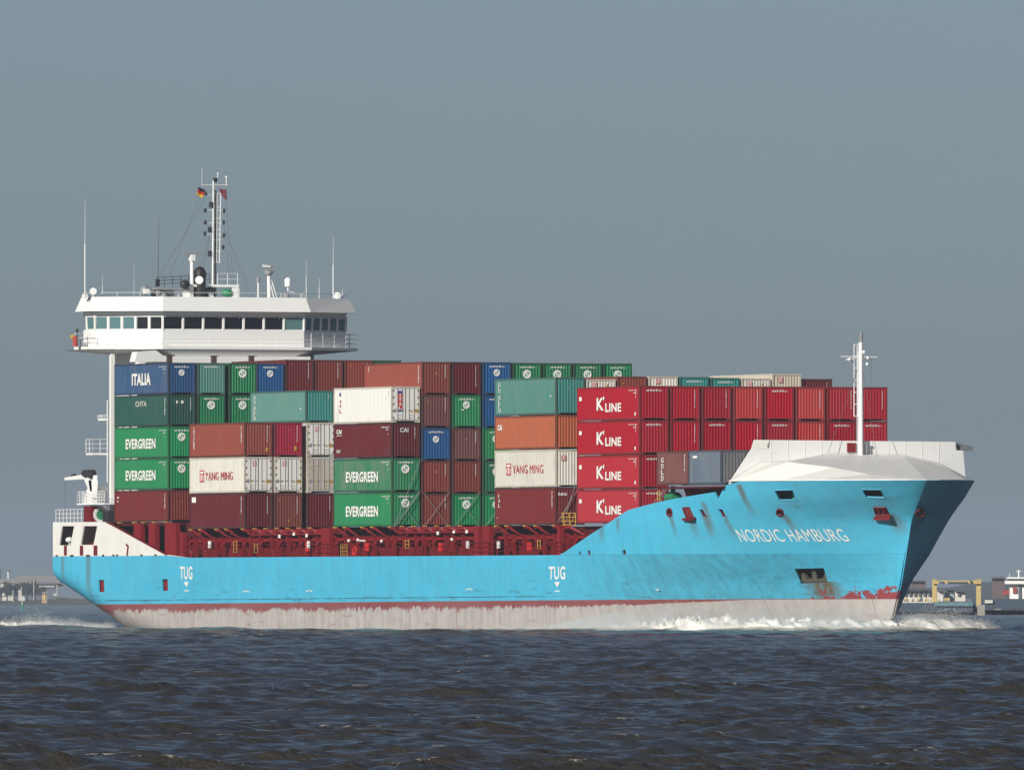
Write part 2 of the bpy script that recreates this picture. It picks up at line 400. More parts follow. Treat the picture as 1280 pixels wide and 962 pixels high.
# liners and gear inside the openings
for nm, P, n in holes_fc+holes_main:
    C3 = sum((Vector(p) for p in P), Vector())/len(P)
    q = MB()
    if nm == 'fairlead':
        # rounded lip ring with a red throat
        for i in range(len(P)):
            q.tube(Vector(P[i])+n*.02, Vector(P[(i+1) % len(P)])+n*.02, .075, 6)
        o = q.build('fairlead', RED, ship); r = MB(); r.poly([Vector(p)-n*.45 for p in P]); 
        for i in range(len(P)):
            j = (i+1) % len(P); r.poly([Vector(P[i])-n*.13, Vector(P[j])-n*.13, Vector(P[j])-n*.45, Vector(P[i])-n*.45])
        r.build('fairlead_throat', REDL, o, world=False); continue
    if nm == 'anchor_pocket':
        back = [Vector(p)-n*.85 for p in P]
        for i in range(len(P)):
            j = (i+1) % len(P); q.poly([Vector(P[i])-n*.12, Vector(P[j])-n*.12, back[j], back[i]])
        q.poly(back); pk = q.build('anchor_pocket', paint('anchor_pocket_rust', (.020, .018, .016), .8, .4, (.06, .04, .02), .8), ship)
        a = MB(); M_ = paint('anchor_steel', (.07, .08, .065), .7, .8, (.12, .07, .04), .9)
        xa = Vector((1, (hully(C3.x+.5, C3.z)-hully(C3.x-.5, C3.z)), 0)).normalized(); za = n.cross(xa) if n.cross(xa).z > 0 else -n.cross(xa)
        cc = C3-n*.25
        def L(u, d, h): return cc+xa*u+n*d+za*h
        a.prism([L(-1.25, -.15, -.45), L(1.35, -.15, -.45), L(1.15, -.12, -.85), L(-1.05, -.12, -.85)], [L(-1.25, .16, -.45), L(1.35, .16, -.45), L(1.15, .12, -.85), L(-1.05, .12, -.85)])
        a.prism([L(-.18, -.45, .75), L(.18, -.45, .75), L(.22, -.2, -.45), L(-.22, -.2, -.45)], [L(-.18, -.25, .75), L(.18, -.25, .75), L(.22, .05, -.45), L(-.22, .05, -.45)])
        for sgn in (-1, 1):
            a.prism([L(sgn*.75, -.3, -.45), L(sgn*1.25, -.3, -.45), L(sgn*1.15, -.35, .0), L(sgn*1.0, -.35, .0)], [L(sgn*.75, .1, -.45), L(sgn*1.25, .1, -.45), L(sgn*1.15, .0, .0), L(sgn*1.0, .0, .0)])
        a.build('anchor', M_, ship, bevel=.03); continue
    depth = .30 if nm == 'side_door' else (.35 if nm != 'mooring_opening' else .14)
    if nm == 'side_door':
        q.poly([Vector(p)-n*.22 for p in P]); q.build('side_door', REDL, ship); continue
    if nm in ('freeing_port', 'panama_opening'):
        q.poly([Vector(p)-n*.5 for p in P]); 
        for i in range(len(P)):
            j = (i+1) % len(P); q.poly([Vector(P[i])-n*.12, Vector(P[j])-n*.12, Vector(P[j])-n*.5, Vector(P[i])-n*.5])
        o = q.build(nm, RED, ship); continue
    if nm == 'roller_opening':
        for i in range(4): q.tube(Vector(P[i])+n*.03, Vector(P[(i+1) % 4])+n*.03, .06, 6)
        q.prism([Vector(P[3])+n*.3-Vector((.3, 0, .05)), Vector(P[2])+n*.3+Vector((.3, 0, -.05)), Vector(P[2])+n*.3+Vector((.3, 0, -.2)), Vector(P[3])+n*.3-Vector((.3, 0, .2))],
                [Vector(P[3])-n*.1-Vector((.3, 0, .05)), Vector(P[2])-n*.1+Vector((.3, 0, -.05)), Vector(P[2])-n*.1+Vector((.3, 0, -.2)), Vector(P[3])-n*.1-Vector((.3, 0, .2))])
        o = q.build('roller_fairlead', RED, ship); r = MB()
        for k in (.3, .7):
            a = Vector(P[3])*(1-k)+Vector(P[2])*k; b_ = Vector(P[0])*(1-k)+Vector(P[1])*k; r.tube(a-n*.1, b_-n*.1, .17, 10)
        r.poly([Vector(p)-n*.5 for p in P]); r.build('roller', RED, o, world=False); continue
    if nm == 'mooring_opening':
        for i in range(4): q.tube(Vector(P[i])+n*.01, Vector(P[(i+1) % 4])+n*.01, .035, 6)
        q.build('opening_rim', paint('rim_blue', (.06, .38, .55), .5, .2), ship)
# forecastle deck under the openings, with gear
fd = MB()
xx = [x for x in np.linspace(112, 136.5, 22)]
fd.poly([(x, CY-hb(x, 0.0)+.2, .55) for x in xx]+[(x, CY+hb(x, 0.0)-.2, .55) for x in xx[::-1]])
fd.build('forecastle_deck', RED, ship)
fb = MB(); yb = hb(122.6, -2.9)-.3; fb.prism([(122.6, CY-yb, -2.95), (122.6, CY+yb, -2.95), (122.6, CY+hb(122.6, 2)-.2, 2.1), (122.6, CY-hb(122.6, 2)+.2, 2.1)], [(122.4, CY-yb, -2.95), (122.4, CY+yb, -2.95), (122.4, CY+hb(122.6, 2)-.2, 2.1), (122.4, CY-hb(122.6, 2)+.2, 2.1)])
fb.build('forecastle_bulkhead', paint('dark_grey_bulkhead', (.05, .05, .055), .7, .3), ship)
bd = MB(); p = onhull(981, 623); 
for dx in (-.25, .35): bd.tube((p[0]+dx, p[1]+.95, .55), (p[0]+dx, p[1]+.95, 1.75), .22, 12)
bd.build('mooring_bollard', GRN, ship)

# decks
dk = MB(); dk.poly([(x, CY-hb(x, -2.98)+.12, -3.03) for x in np.linspace(-13.5, 134, 60)]+[(x, CY+hb(x, -2.98)-.12, -3.03) for x in np.linspace(134, -13.5, 60)])
dk.build('weather_deck', RED, ship)
pd = MB(); pd.box(-13.4, -.8, .05, 2*CY-.05, -.05, .02); pd.build('poop_deck', RED, ship)

# white stern bulwark, both sides, with the two mooring windows and the sloping forward end
def ppx(px, py, y=-.165): q = onY(px, py, y); return (q[0], y, q[2])
def stern_plate(side):
    pl = [(-13.6, .06), (-1.2, .02), (0.2, -.22), (12.4, -2.72), (17.2, -2.96), (12.6, -2.797), (-13.6, -2.797)]
    W_ = [[(77.2, 657.2), (92.6, 657.2), (88, 681.2), (73.8, 681.2)], [(104.5, 657.2), (121.5, 657.2), (116.8, 680.6), (100.6, 680.6)]]
    bm = MB(); y0 = -.160 if side < 0 else 2*CY+.160; y1 = y0+.12*(-side)
    y1 = -.04 if side < 0 else 2*CY+.04
    bm.prism([(x, y0, z) for x, z in pl], [(x, y1, z) for x, z in pl])
    o = bm.build('stern_bulwark', WHITE2, ship)
    cb = MB()
    for q in W_:
        c = [ppx(*a) for a in q]; cb.prism([(a[0], y0-.5, a[2]) for a in c], [(a[0], y0+.5, a[2]) for a in c])
    cme = cb.mesh('cut'); fixn(cme); cobj = link(bpy.data.objects.new('cut', cme))
    bo = o.modifiers.new('b', 'BOOLEAN'); bo.operation = 'DIFFERENCE'; bo.solver = 'EXACT'; bo.object = cobj
    dg = bpy.context.evaluated_depsgraph_get(); nm2 = bpy.data.meshes.new_from_object(o.evaluated_get(dg)); o.modifiers.clear(); o.data = nm2
    bpy.data.objects.remove(cobj); return W_
W_ = stern_plate(-1); stern_plate(1)
rp = MB()
for x0, x1 in ((80.4, 83.6), (100.2, 104), (117.4, 121.8)):
    a = ppx(x0, 681.5); b_ = ppx(x1, 693.8); rp.box(a[0], b_[0], -.20, -.163, b_[2], a[2])
rp.build('red_fender_strip', RED, ship)
rl = MB()
a = ppx(140, 655); rl.prism([(-1.2, -.21, .06), (.25, -.21, -.18), (12.6, -.21, -2.72), (12.6, -.21, -2.80), (.2, -.21, -.29), (-1.2, -.21, -.03)], [(-1.2, -.04, .06), (.25, -.04, -.18), (12.6, -.04, -2.72), (12.6, -.04, -2.80), (.2, -.04, -.29), (-1.2, -.04, -.03)])
rl.build('bulwark_capping', RED, ship)
sl = MB()
for px in (71, 90, 110, 129, 142, 146.5, 177, 194.5):
    a = ppx(px, 693.5); wd = .22 if px not in (90, 110) else .42; sl.box(a[0]-wd, a[0]+wd, -.19, -.166, -2.83, -2.68)
sl.build('scupper', BLK, ship)
a = ppx(159.5, 687); hk = MB(); hk.tube((a[0], -.22, a[2]-.45), (a[0]+.25, -.22, a[2]+.3), .07); hk.tube((a[0]+.25, -.22, a[2]+.3), (a[0]-.15, -.22, a[2]+.45), .08); hk.build('pipe_hook', RED, ship)
# inside of the stern: mooring gear glimpsed through the windows
ib = MB(); ib.box(-13.3, -1, 4.6, 4.8, -3, -.1); ib.build('mooring_deck_bulkhead', paint('mooring_deck_grey', (.10, .10, .11), .7, .3), ship)
ib = MB(); ib.box(-13.58, -13.4, 0, 2*CY, -2.8, .02); ib.build('upper_transom', WHITE2, ship)
wn = MB(); wn.tube((-7.8, .9, -2.2), (-6.2, .9, -2.2), .5, 14); wn.box(-8, -6, .6, 1.2, -3, -2.3); wn.build('mooring_winch', REDL, ship)
pm = MB()
for x in (-7.9, -6.9, -5.9): pm.tube((x, 1.5, -3), (x, 1.5, -.1), .09, 8)
pm.build('pipe_stanchion', RAIL, ship)
a = ppx(80.5, 676); lb = MB(); lb.tube((a[0], .3, -2.9), (a[0], .3, a[2]-.1), .07); lb.ball((a[0], .3, a[2]+.1), .35, 12, 8, .7); lb.build('stern_light', WHITE, ship)

# lettering --------------------------------------------------------------
TC = {}
def text_geo(s, wd, ht, bold=.0, shear=0, serif=False):
    k = (s, round(wd, 3), round(ht, 3), bold, shear)
    if k in TC: return TC[k]
    cu = bpy.data.curves.new('t', 'FONT'); cu.body = s; cu.size = 1; cu.offset = bold; cu.resolution_u = 3; cu.shear = shear; cu.space_character = 1.06
    o = link(bpy.data.objects.new('t', cu)); dg = bpy.context.evaluated_depsgraph_get(); me = bpy.data.meshes.new_from_object(o.evaluated_get(dg))
    V = np.array([v.co[:] for v in me.vertices]); Fc = [tuple(p.vertices) for p in me.polygons]
    bpy.data.objects.remove(o); bpy.data.curves.remove(cu)
    V -= V.min(0); V /= np.maximum(V.max(0), 1e-6); V[:, 0] *= wd; V[:, 1] *= ht
    TC[k] = (V[:, :2], Fc); return TC[k]
def hull_text(s, x0, x1, z0, z1, name='hull_lettering', bold=.01, mat=TXT):
    V, Fc = text_geo(s, x1-x0, z1-z0, bold)
    g = MB(); g.v = []
    for u, h in V:
        x = x0+u; z = z0+h; nn = hnorm(x, z); p = Vector((x, hully(x, z), z))+nn*.03; g.v.append(tuple(p))
    g.f = Fc
    return g.build(name, mat, ship)
# name, letter by letter so that each letter keeps its place on the curved flare
nm = 'NORDIC HAMBURG'; zz0 = onhull(990, 676.5)[2]; zz1 = onhull(990, 660.8)[2]
hull_text('NORDIC', onhull(922.3, 668)[0], onhull(977.5, 668)[0], zz0, zz1, 'ship_name', .0)
hull_text('HAMBURG', onhull(984.5, 668)[0], onhull(1057.5, 668)[0], zz0, zz1, 'ship_name', .0)
for px in (225.5, 686.5):
    a = onhull(px, 724); b_ = onhull(px+15.5 if px < 500 else px+20.5, 707.5)
    hull_text('TUG', a[0], b_[0], a[2], b_[2], 'tug_marking', .02)
    c = (a[0]+b_[0])/2; tri = MB(); zt = onhull(px+8, 727)[2]
    tri.poly([(c-.55, -.195, zt), (c+.55, -.195, zt), (c+.05, -.195, zt-.42)]); tri.box(c-.5, c+.5, -.195, -.17, zt-.75, zt-.68); tri.build('tug_arrow', TXT, ship)
for px, py in ((308, 739), (387, 738.5), (587, 736.5), (820, 737)):
    a = onhull(px, py); g = MB(); n_ = hnorm(a[0], a[2]); yy = hully(a[0], a[2])-.03
    for dx, dz in ((-.5, 0), (0, .06), (.45, 0)): g.box(a[0]+dx-.2, a[0]+dx+.2, yy, yy+.015, a[2]+dz-.03, a[2]+dz+.04)
    g.build('draught_mark', TXT, ship)

# hatch coaming, hatch covers, stanchions along the walkway -----------------
hc = MB()
hc.box(8, 112, 1.9, 2.1, -3.03, -1.5); hc.build('hatch_coaming', RED, ship)
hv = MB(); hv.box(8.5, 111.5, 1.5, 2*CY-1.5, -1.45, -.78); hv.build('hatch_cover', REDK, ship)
bm_ = MB(); bm_.box(14.5, 103, .9, 1.1, -1.72, -1.48); bm_.build('walkway_beam', REDL, ship)
x = 15.4; k = 0
while x < 102:
    g = MB(); g.box(x-.09, x+.09, .55, .85, -3.03, -1.72)
    g.prism([(x-.05, .5, -1.3), (x+.05, .5, -1.3), (x+.05, 1.5, -1.7), (x-.05, 1.5, -1.7)], [(x-.05, .5, -1.55), (x+.05, .5, -1.55), (x+.05, 1.1, -2.3), (x-.05, 1.1, -2.3)])
    if k % 2 == 0: g.prism([(x-.09, .62, -1.72), (x+.7, .62, -1.72), (x+.1, .62, -2.1), (x-.09, .62, -2.1)], [(x-.09, .78, -1.72), (x+.7, .78, -1.72), (x+.1, .78, -2.1), (x-.09, .78, -2.1)])
    g.build('coaming_stay', REDL, ship); x += 1.55+.5*((k*7) % 3); k += 1
rl = MB()
for z in (-2.65, -2.3, -1.95):
    rl.tube((17, .02, z), (96, .02, z), .022, 5)
for x in np.arange(17, 97, 1.6): rl.tube((x, .02, -3.0), (x, .02, -1.95), .025, 5)
rl.build('deck_railing', RED, ship)
# pedestals carrying the outboard stacks, brackets and twistlocks
def pedestal(x, zt, w=.42, y0=.05, y1=.55, m=None):
    g = MB(); g.box(x-w, x+w, y0, y1, -3.03, zt); return g.build('container_pedestal', m or REDL, ship)
BAYS = dict(A=(0, 0.0, 0.0), B=(17.03, 0, -.645), C=(48.58, 0, -.608), D=(82.07, 0, -.64), E=(97.32, .5, -.561), F=(111.03, 1.3, 2.27))
for px0, px1, zt in ((167, 179, -.12), (185.5, 197, -.12), (206, 223, -.12), (225, 232, -.9)):
    a = onY(px0, 690, .1)[0]; b2 = onY(px1, 690, .1)[0]; g = MB(); g.box(a, b2-.6, .1, .5, -3.03, zt); g.build('container_pedestal', REDL, ship)
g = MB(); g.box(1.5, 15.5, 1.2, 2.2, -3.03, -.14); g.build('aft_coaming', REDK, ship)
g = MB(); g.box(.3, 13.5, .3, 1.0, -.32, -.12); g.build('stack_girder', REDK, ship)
for px0, px1 in ((401, 411.5), (592.5, 598.5), (603, 611.5), (696, 700)):
    a = onY(px0, 690, .1)[0]; b2 = onY(px1, 690, .1)[0]; g = MB(); g.box(a, b2, .1, .5, -3.03, -.68); g.build('container_pedestal', REDL, ship)
for by in 'BCD':
    X0, Y0, Z0 = BAYS[by]
    for i, fx in enumerate((.0, .18, .5, .68, 1.0)):
        x = X0+.3+fx*11.6; g = MB()
        g.prism([(x-.28, .1, Z0-.02), (x+.28, .1, Z0-.02), (x+1.5, .9, Z0-.85), (x+1.1, .9, Z0-.85)], [(x-.28, .1, Z0-.14), (x+.28, .1, Z0-.14), (x+1.5, 1.4, Z0-1.0), (x+.6, 1.4, Z0-1.0)])
        g.box(x-.28, x+.28, .1, 1.5, Z0-.26, Z0-.03)
        g.build('stack_bracket', REDL, ship)
        t_ = MB(); t_.box(x-.28, x+.22, .0, .3, Z0-.10, Z0-.01); t_.build('twist_lock', YEL, ship)
for x in (1.1, 4.5, 6.6, 9.1, 11.8): t_ = MB(); t_.box(x-.25, x+.2, .0, .3, -.10, -.01); t_.build('twist_lock', YEL, ship)
# hatch fronts seen in the empty bays: transverse beam with brackets
for X0, Z0 in ((30.4, -.66), (61.9, -.62), (95.4, -.64)):
    for k in range(6 if X0 < 90 else 1):
        x = X0+.5+k*2.4; g = MB()
        g.prism([(x-.3, .25, Z0-.05), (x+.9, .25, Z0-.05), (x+1.9, 1.4, Z0-.9), (x+1.2, 1.4, Z0-.9)], [(x-.3, .25, Z0-.3), (x+.9, .25, Z0-.3), (x+1.9, 1.5, Z0-1.05), (x+1.2, 1.5, Z0-1.05)])
        g.build('hatch_bracket', REDL, ship)
        t_ = MB(); t_.box(x-.2, x+.3, .2, .4, Z0-.04, Z0+.03); t_.build('twist_lock', YEL, ship)
    if X0 < 90:
        g = MB(); g.box(X0-.4, X0+15.5, .45, .75, Z0-.55, Z0-.08); g.build('hatch_side_girder', REDL, ship)
        for px, py in ((367, 667), (383, 669), (349, 670)) if X0 < 40 else ((547, 666), (583, 664), (567, 664)):
            a = onY(px, py, .43); q = MB(); q.box(a[0]-.2, a[0]+.25, .42, .44, a[2]-.13, a[2]+.13); q.build('hatch_number_plate', TXT, ship)
def fitting(name, px0, px1, py0, py1, y, mat, th=.15):
    a = onY(px0, py1, y); b = onY(px1, py0, y); g = MB(); g.box(a[0], b[0], y, y+th, a[2], b[2]); return g.build(name, mat, ship, bevel=.02)
def ladder(px0, px1, py0, py1, y, mat, name='ladder', dense=False):
    a = onY(px0, py1, y); b = onY(px1, py0, y); g = MB()
    for x in ((a[0], b[0]) if not dense else np.linspace(a[0], b[0], 4)): g.tube((x, y, a[2]), (x, y, b[2]), .035, 6)
    for z in np.arange(a[2], b[2], .3): g.tube((a[0], y, z), (b[0], y, z), .025, 6)
    return g.build(name, mat, ship)
for px in (383, 457.5, 550, 660.5): fitting('fire_hose_box', px-2.2, px+2.2, 678, 689, .5, FIRE)
for px in (261, 384.5, 583.5, 622): fitting('lamp_post_plate', px-1.1, px+1.1, 676, 685, .42, TXT)
ladder(426, 434, 679, 698, .35, YEL, dense=True); ladder(506.5, 511, 674, 685, .4, YEL); ladder(292, 296, 676, 690, .4, YEL); ladder(318, 322, 678, 690, .4, YEL); ladder(672, 675.5, 674, 686, .4, YEL)
ladder(822, 825, 613, 628, 1.0, YEL)
for px in (447, 449.5, 452, 454.5): fitting('deck_lamp', px-.5, px+.5, 674.5, 676.5, .5, TXT)
for px, py in ((447.5, 674.5), (436, 675.5), (477, 676), (565, 674)):
    a = onY(px, py, .5); g = MB(); g.ball(a, .13, 8, 6); g.build('deck_lamp', TXT, ship)
# hose reels / valves on the walkway
for px in (443, 240, 259, 292, 343):
    a = onY(px, 688, .5); g = MB()
    for r in (.42, .28):
        pts = [(a[0]+r*math.cos(t), .5, a[2]+r*math.sin(t)) for t in np.linspace(0, 2*math.pi, 13)]; g.path(pts, .05, 5)
    g.tube((a[0], .5, a[2]), (a[0], .5, -3.0), .05); g.build('valve_wheel', FIRE if px == 443 else REDL, ship)
# yellow lashing platform before the crimson block
g = MB(); a = onY(697, 657, .6); b2 = onY(719.5, 641, .6)
for x in np.linspace(a[0], b2[0], 4): g.tube((x, .6, a[2]), (x, .6, b2[2]), .04)
for z in np.linspace(a[2]+.05, b2[2], 4): g.tube((a[0], .6, z), (b2[0], .6, z), .035)
for k in range(3):
    xx_ = np.linspace(a[0], b2[0], 4); g.tube((xx_[k], .6, a[2]), (xx_[k+1], .6, b2[2]), .03)
g.build('lashing_platform_rail', YEL, ship)
# structure under the short block and the green winch beside it
for x in (112.2, 115.2, 118.2, 121.2):
    g = MB(); g.prism([(x-.5, 4.2, -.3), (x+.4, 4.2, -.3), (x+1.3, 3.0, 2.0), (x+.3, 3.0, 2.0)], [(x-.5, 5.2, -.3), (x+.4, 5.2, -.3), (x+1.3, 4.2, 2.0), (x+.3, 4.2, 2.0)])
    g.build('container_pedestal', REDL, ship)
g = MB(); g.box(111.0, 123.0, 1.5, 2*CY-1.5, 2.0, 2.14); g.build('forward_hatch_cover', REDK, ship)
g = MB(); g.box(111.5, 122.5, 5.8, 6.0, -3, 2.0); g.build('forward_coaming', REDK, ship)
a = onY(840, 622, 2.5); g = MB(); g.tube((a[0]-.5, 2.5, a[2]), (a[0]+.9, 2.5, a[2]), .45, 12); g.box(a[0]-.7, a[0]+1.1, 2.2, 2.8, a[2]-1.5, a[2]-.2); g.tube((a[0]+.2, 2.5, a[2]), (a[0]+.2, 2.5, a[2]+.9), .2); g.build('deck_winch', GRN, ship)

# ------------------------------------------------------------------ white bow windbreak
def rim(px): 
    p = onhull(px, 601.5); x = p[0]; zt = float(np.interp(x, tx, tz)); return Vector((x, hully(x, 2.4), zt))
XW = rim(908).x+.25
Sb = Vector((XW, CY-hb(XW, 2.4), 2.30)); Pb = Vector((XW, CY+hb(XW, 2.4), 2.40))
def wall(px, py): q = onX(px, py, XW); return Vector(q)
top_s, top_p = wall(943, 549.5), wall(1194.5, 552)
p1, p2 = wall(1195, 562.5), wall(1204, 563)
g = MB(); lp = [Sb, wall(940, 560), top_s, top_p, p1, p2, Pb]
g.prism(lp, [p+Vector((-.12, 0, 0)) for p in lp]); g.build('windbreak_wall', WHITE, ship)
g = MB(); q0, q1, q2 = wall(943, 549.6), wall(962, 549.6), wall(959.5, 560.5); q3 = wall(941, 560.5)
for q in (q0, q1, q2, q3): q.x += .02
r_ = (q1+q2)*.5+Vector((.5, 0, -.1)); g.poly([q0, q1, r_+Vector((-.35, -.2, 0))]); g.poly([q0, r_+Vector((-.35, -.2, 0)), q2, q3]); g.poly([q1, q2, r_+Vector((-.35, -.2, 0))]); g.build('windbreak_gusset', WHITE2, ship)
g = MB(); q0, q1 = wall(1194.6, 552.6), wall(1203.4, 563); g.prism([(XW-.3, q0.y, q0.z), (XW-1.6, q0.y+.1, q0.z), (XW-1.6, q1.y, q1.z), (XW-.3, q1.y, q1.z)], [(XW-.3, q0.y+.05, q0.z), (XW-.6, q1.y+1.1, q0.z-.3), (XW-.6, q1.y+1.1, q1.z), (XW-.3, q1.y+.05, q1.z)]); g.build('port_wing_plate', GREY, ship)  # grey paint carries the dull light on this plate
# whaleback deck falling from the wall to the rim, facet by facet
Rs = [Vector((x, CY-hb(x, 2.47)-.02, 2.50)) for x in (XW+.1, 126, 129, 132, 134.5, 136, 137.2, 137.8)]
Rp = [Vector((p.x, 2*CY-p.y, p.z)) for p in Rs]; ST = Vector((138.05, CY, 2.5))
def offw(px, py, x): return Vector(onX(px, py, x))
A1, B1, B2, B3 = offw(990, 575.5, XW+.05), offw(1036, 566.5, XW+.05), offw(1127, 568, XW+.05), offw(1174, 578, XW+.05)
wb = MB(); R0, R2, R4 = Rs[0], Rs[2], Rs[4]; Q0, Q2, Q4 = Rp[0], Rp[2], Rp[4]
Wl = offw(952, 578, XW+.05); C0, C1, C2 = offw(985, 577, 128.0), offw(1040, 584, 131.0), offw(1085, 592, 133.8); R3, R5 = Rs[3], Rs[5]
for tri in ((R0, C0, Wl), (R0, R2, C0), (C0, R2, C1), (C1, R2, R3), (C1, R3, C2), (C2, R3, R4), (C2, R4, R5), (C2, R5, ST),     # steep skirt along the rim
            (Wl, C0, A1), (A1, C0, B1), (B1, C0, C1), (B1, C1, B2), (B2, C1, C2), (B2, C2, ST), (B2, ST, Q4), (B2, Q4, B3), (B3, Q4, Q2), (B3, Q2, Q0)): wb.poly(tri)
wb.poly([p+Vector((0, 0, -.012)) for p in Rs+[ST]+Rp[::-1]])
wb.build('whaleback', WHITE2, ship)
g = MB(); rimpts = [Rs[0]]+Rs[1:]+[ST]+Rp[::-1]; g.path([p+Vector((0, 0, .03)) for p in rimpts], .05, 6); g.build('bulwark_rim', WHITE, ship)
g = MB()
for k in range(1, 12):
    f_ = k/12; a = top_s.lerp(top_p, f_); g.box(XW+.001, XW+.02, a.y-.02, a.y+.02, 3.9, a.z-.02)
g.build('weld_seam', paint('seam_white', (.72, .71, .68), .6, .3), ship)
a, b2 = wall(1058.5, 565), wall(1069, 553.5); g = MB(); g.box(XW+.03, XW+.12, a.y, b2.y, a.z, b2.z); g.build('red_door_plate', REDL, ship)
# foremast
ym = wall(1075.5, 552).y; xm = XW+.35
def W(px, py, x=None): return Vector(onX(px, py, xm if x is None else x))
fm = MB(); fm.tube(W(1076, 570), W(1076, 428), .20, 10, .17); fmo = fm.build('foremast', WHITE, ship, smooth=False)
g = MB()
for px in (1067.6, 1072.6):
    g.tube(W(px, 430 if px < 1070 else 440), W(px, 520), .035)
for py in (430.5, 445, 460, 475, 490, 505, 520): g.tube(W(1067.6, py), W(1074, py), .035); 
for py in np.arange(432, 550, 4): g.tube(W(1071.5, py), W(1074.5, py), .02)
g.tube(W(1071.5, 432), W(1071.5, 551), .03); g.build('mast_ladder', WHITE, fmo, world=False)
g = MB(); g.tube(W(1051, 445.5), W(1097, 446.5), .045); g.tube(W(1058, 449), W(1066, 451), .06); g.tube(W(1060, 450), W(1072, 446), .03); g.tube(W(1084, 449), W(1092, 446), .03); g.build('yard', WHITE, fmo, world=False)
g = MB(); g.tube(W(1076.5, 428), W(1076.5, 421), .13, 8); g.tube(W(1076.5, 420), W(1076.5, 415.5), .12, 8); g.tube(W(1076.5, 421), W(1076.5, 420), .18, 8); g.build('mast_lantern', GREY, fmo, world=False)
g = MB(); 
for q in (W(1061, 449), W(1083, 455), W(1079, 440), W(1084, 447)): g.ball(q+Vector((.15, 0, 0)), .13, 8, 6)
g.build('mast_lamp', WHITE, fmo, world=False)
g = MB(); g.tube(W(1089, 447), W(1088, 500), .012, 4); g.tube(W(1077, 455), W(1097, 575, XW+2.2), .016, 4); g.tube(W(1074, 455), W(1035, 566, XW+.6), .016, 4); g.build('mast_stay', WIRE, fmo, world=False)
g = MB(); g.tube(W(1080.5, 553), W(1080.5, 567), .05); g.tube(W(1083.5, 553), W(1083.5, 567), .05); g.tube(W(1078, 554), W(1085, 554), .09); g.build('roller_post', GREY, ship)

# ------------------------------------------------------------------ bridge house at the stern
XF = -2.7; YS, YP = 5.45, 18.1
def FB(px, py, x=XF): return Vector(onX(px, py, x))
Zy = lambda py: float(onX(291, py, XF)[2])
def plan(o, z):   # wheelhouse outline offset outward by o
    xf, xw, xa = XF+o, -5.6+o*.9, -8.2
    return [(xa, .5-o, z), (xw-1.9, .5-o, z), (xw, .5-o*.9, z), (xf, YS-o*.4, z), (xf, YP+o*.4, z), (xw, 23.05+o*.9, z), (xw-1.9, 23.05+o, z), (xa, 23.05+o, z)]
zc0, zc1 = Zy(437.0), Zy(433.5); zw0, zw1, ze, zr = Zy(412), Zy(396), Zy(389.5), Zy(371.5)
sup = MB(); sup.prism(plan(0, zc1), plan(0, zw0-.02)); sup.build('bridge_wall', WHITE, ship)
g = MB(); g.prism(plan(-.25, zw0-.02), plan(-.1, ze+.1)); wh = g.build('wheelhouse', BLK, ship)
g = MB(); g.prism(plan(0.0, zw1+.06), plan(0.03, ze+.06)); g.build('window_header', WHITE, ship)
g = MB(); g.prism(plan(.75, ze), plan(.20, zr)); g.build('bridge_roof', WHITE, ship)
g = MB(); g.prism(plan(.85, zc0), plan(.85, zc1)); g.build('bridge_catwalk', WHITE, ship)
lo = [(-11, 4.6, zc0-.4), (-7.5, 3.4, zc0-.3), (-6.8, 3.3, zc0-.28), (-2.4, 6.6, zc0-.58), (-2.4, 17.0, zc0-.58), (-5.6, 20.4, zc0-.3), (-7.5, 20.6, zc0-.25), (-11, 18.6, zc0-.4)]
upc = plan(.80, zc0-.005); upc[0] = (-11, upc[0][1], upc[0][2]); upc[-1] = (-11, upc[-1][1], upc[-1][2])
g = MB(); g.prism(lo, upc); g.build('bridge_underside', WHITE, ship)
# windows: on every facet of the wheelhouse, panes with mullions
def facet(a, b, n, mats, gap=.16):
    a = Vector(a); b = Vector(b)
    for i in range(n):
        p = a.lerp(b, i/n); q = a.lerp(b, (i+1)/n); d = (b-a).normalized()
        nn = Vector((d.y, -d.x, 0)); p1_, q1_ = p+d*gap/2, q-d*gap/2; lean = nn*.12
        P4 = [Vector((p1_.x, p1_.y, zw0))-nn*.06, Vector((q1_.x, q1_.y, zw0))-nn*.06, Vector((q1_.x, q1_.y, zw1))-nn*.06+lean*.5, Vector((p1_.x, p1_.y, zw1))-nn*.06+lean*.5]
        fr = MB()
        for k in range(4):
            fr.tube(P4[k], P4[(k+1) % 4], .055, 4)
        wo_ = fr.build('window', WHITE, ship)
        gp = MB(); gp.poly(P4); mm = mats[i]; gp.build('pane', mm, wo_, world=False)
    for i in range(n+1):
        p = a.lerp(b, i/n); d = (b-a).normalized(); g = MB(); nn = Vector((d.y, -d.x, 0))
        g.prism([p-d*.07+Vector((0, 0, zw0-.03))-nn*.1, p+d*.07+Vector((0, 0, zw0-.03))-nn*.1, p+d*.07+Vector((0, 0, zw0-.03))+nn*.03, p-d*.07+Vector((0, 0, zw0-.03))+nn*.03],
                [p-d*.07+Vector((0, 0, zw1+.1))-nn*.05, p+d*.07+Vector((0, 0, zw1+.1))-nn*.05, p+d*.07+Vector((0, 0, zw1+.1))+nn*.07, p-d*.07+Vector((0, 0, zw1+.1))+nn*.07])
        g.build('mullion', WHITE, ship)
pl = [Vector((p[0], p[1], 0)) for p in plan(0, 0)]
facet(pl[1], pl[2], 1, [GLT]); facet(pl[2], pl[3], 5, [GLT, GLT, GLT, GLD, GLD]); facet(pl[3], pl[4], 7, [GLD]*6+[GLT]); facet(pl[4], pl[5], 5, [GLT]*5)
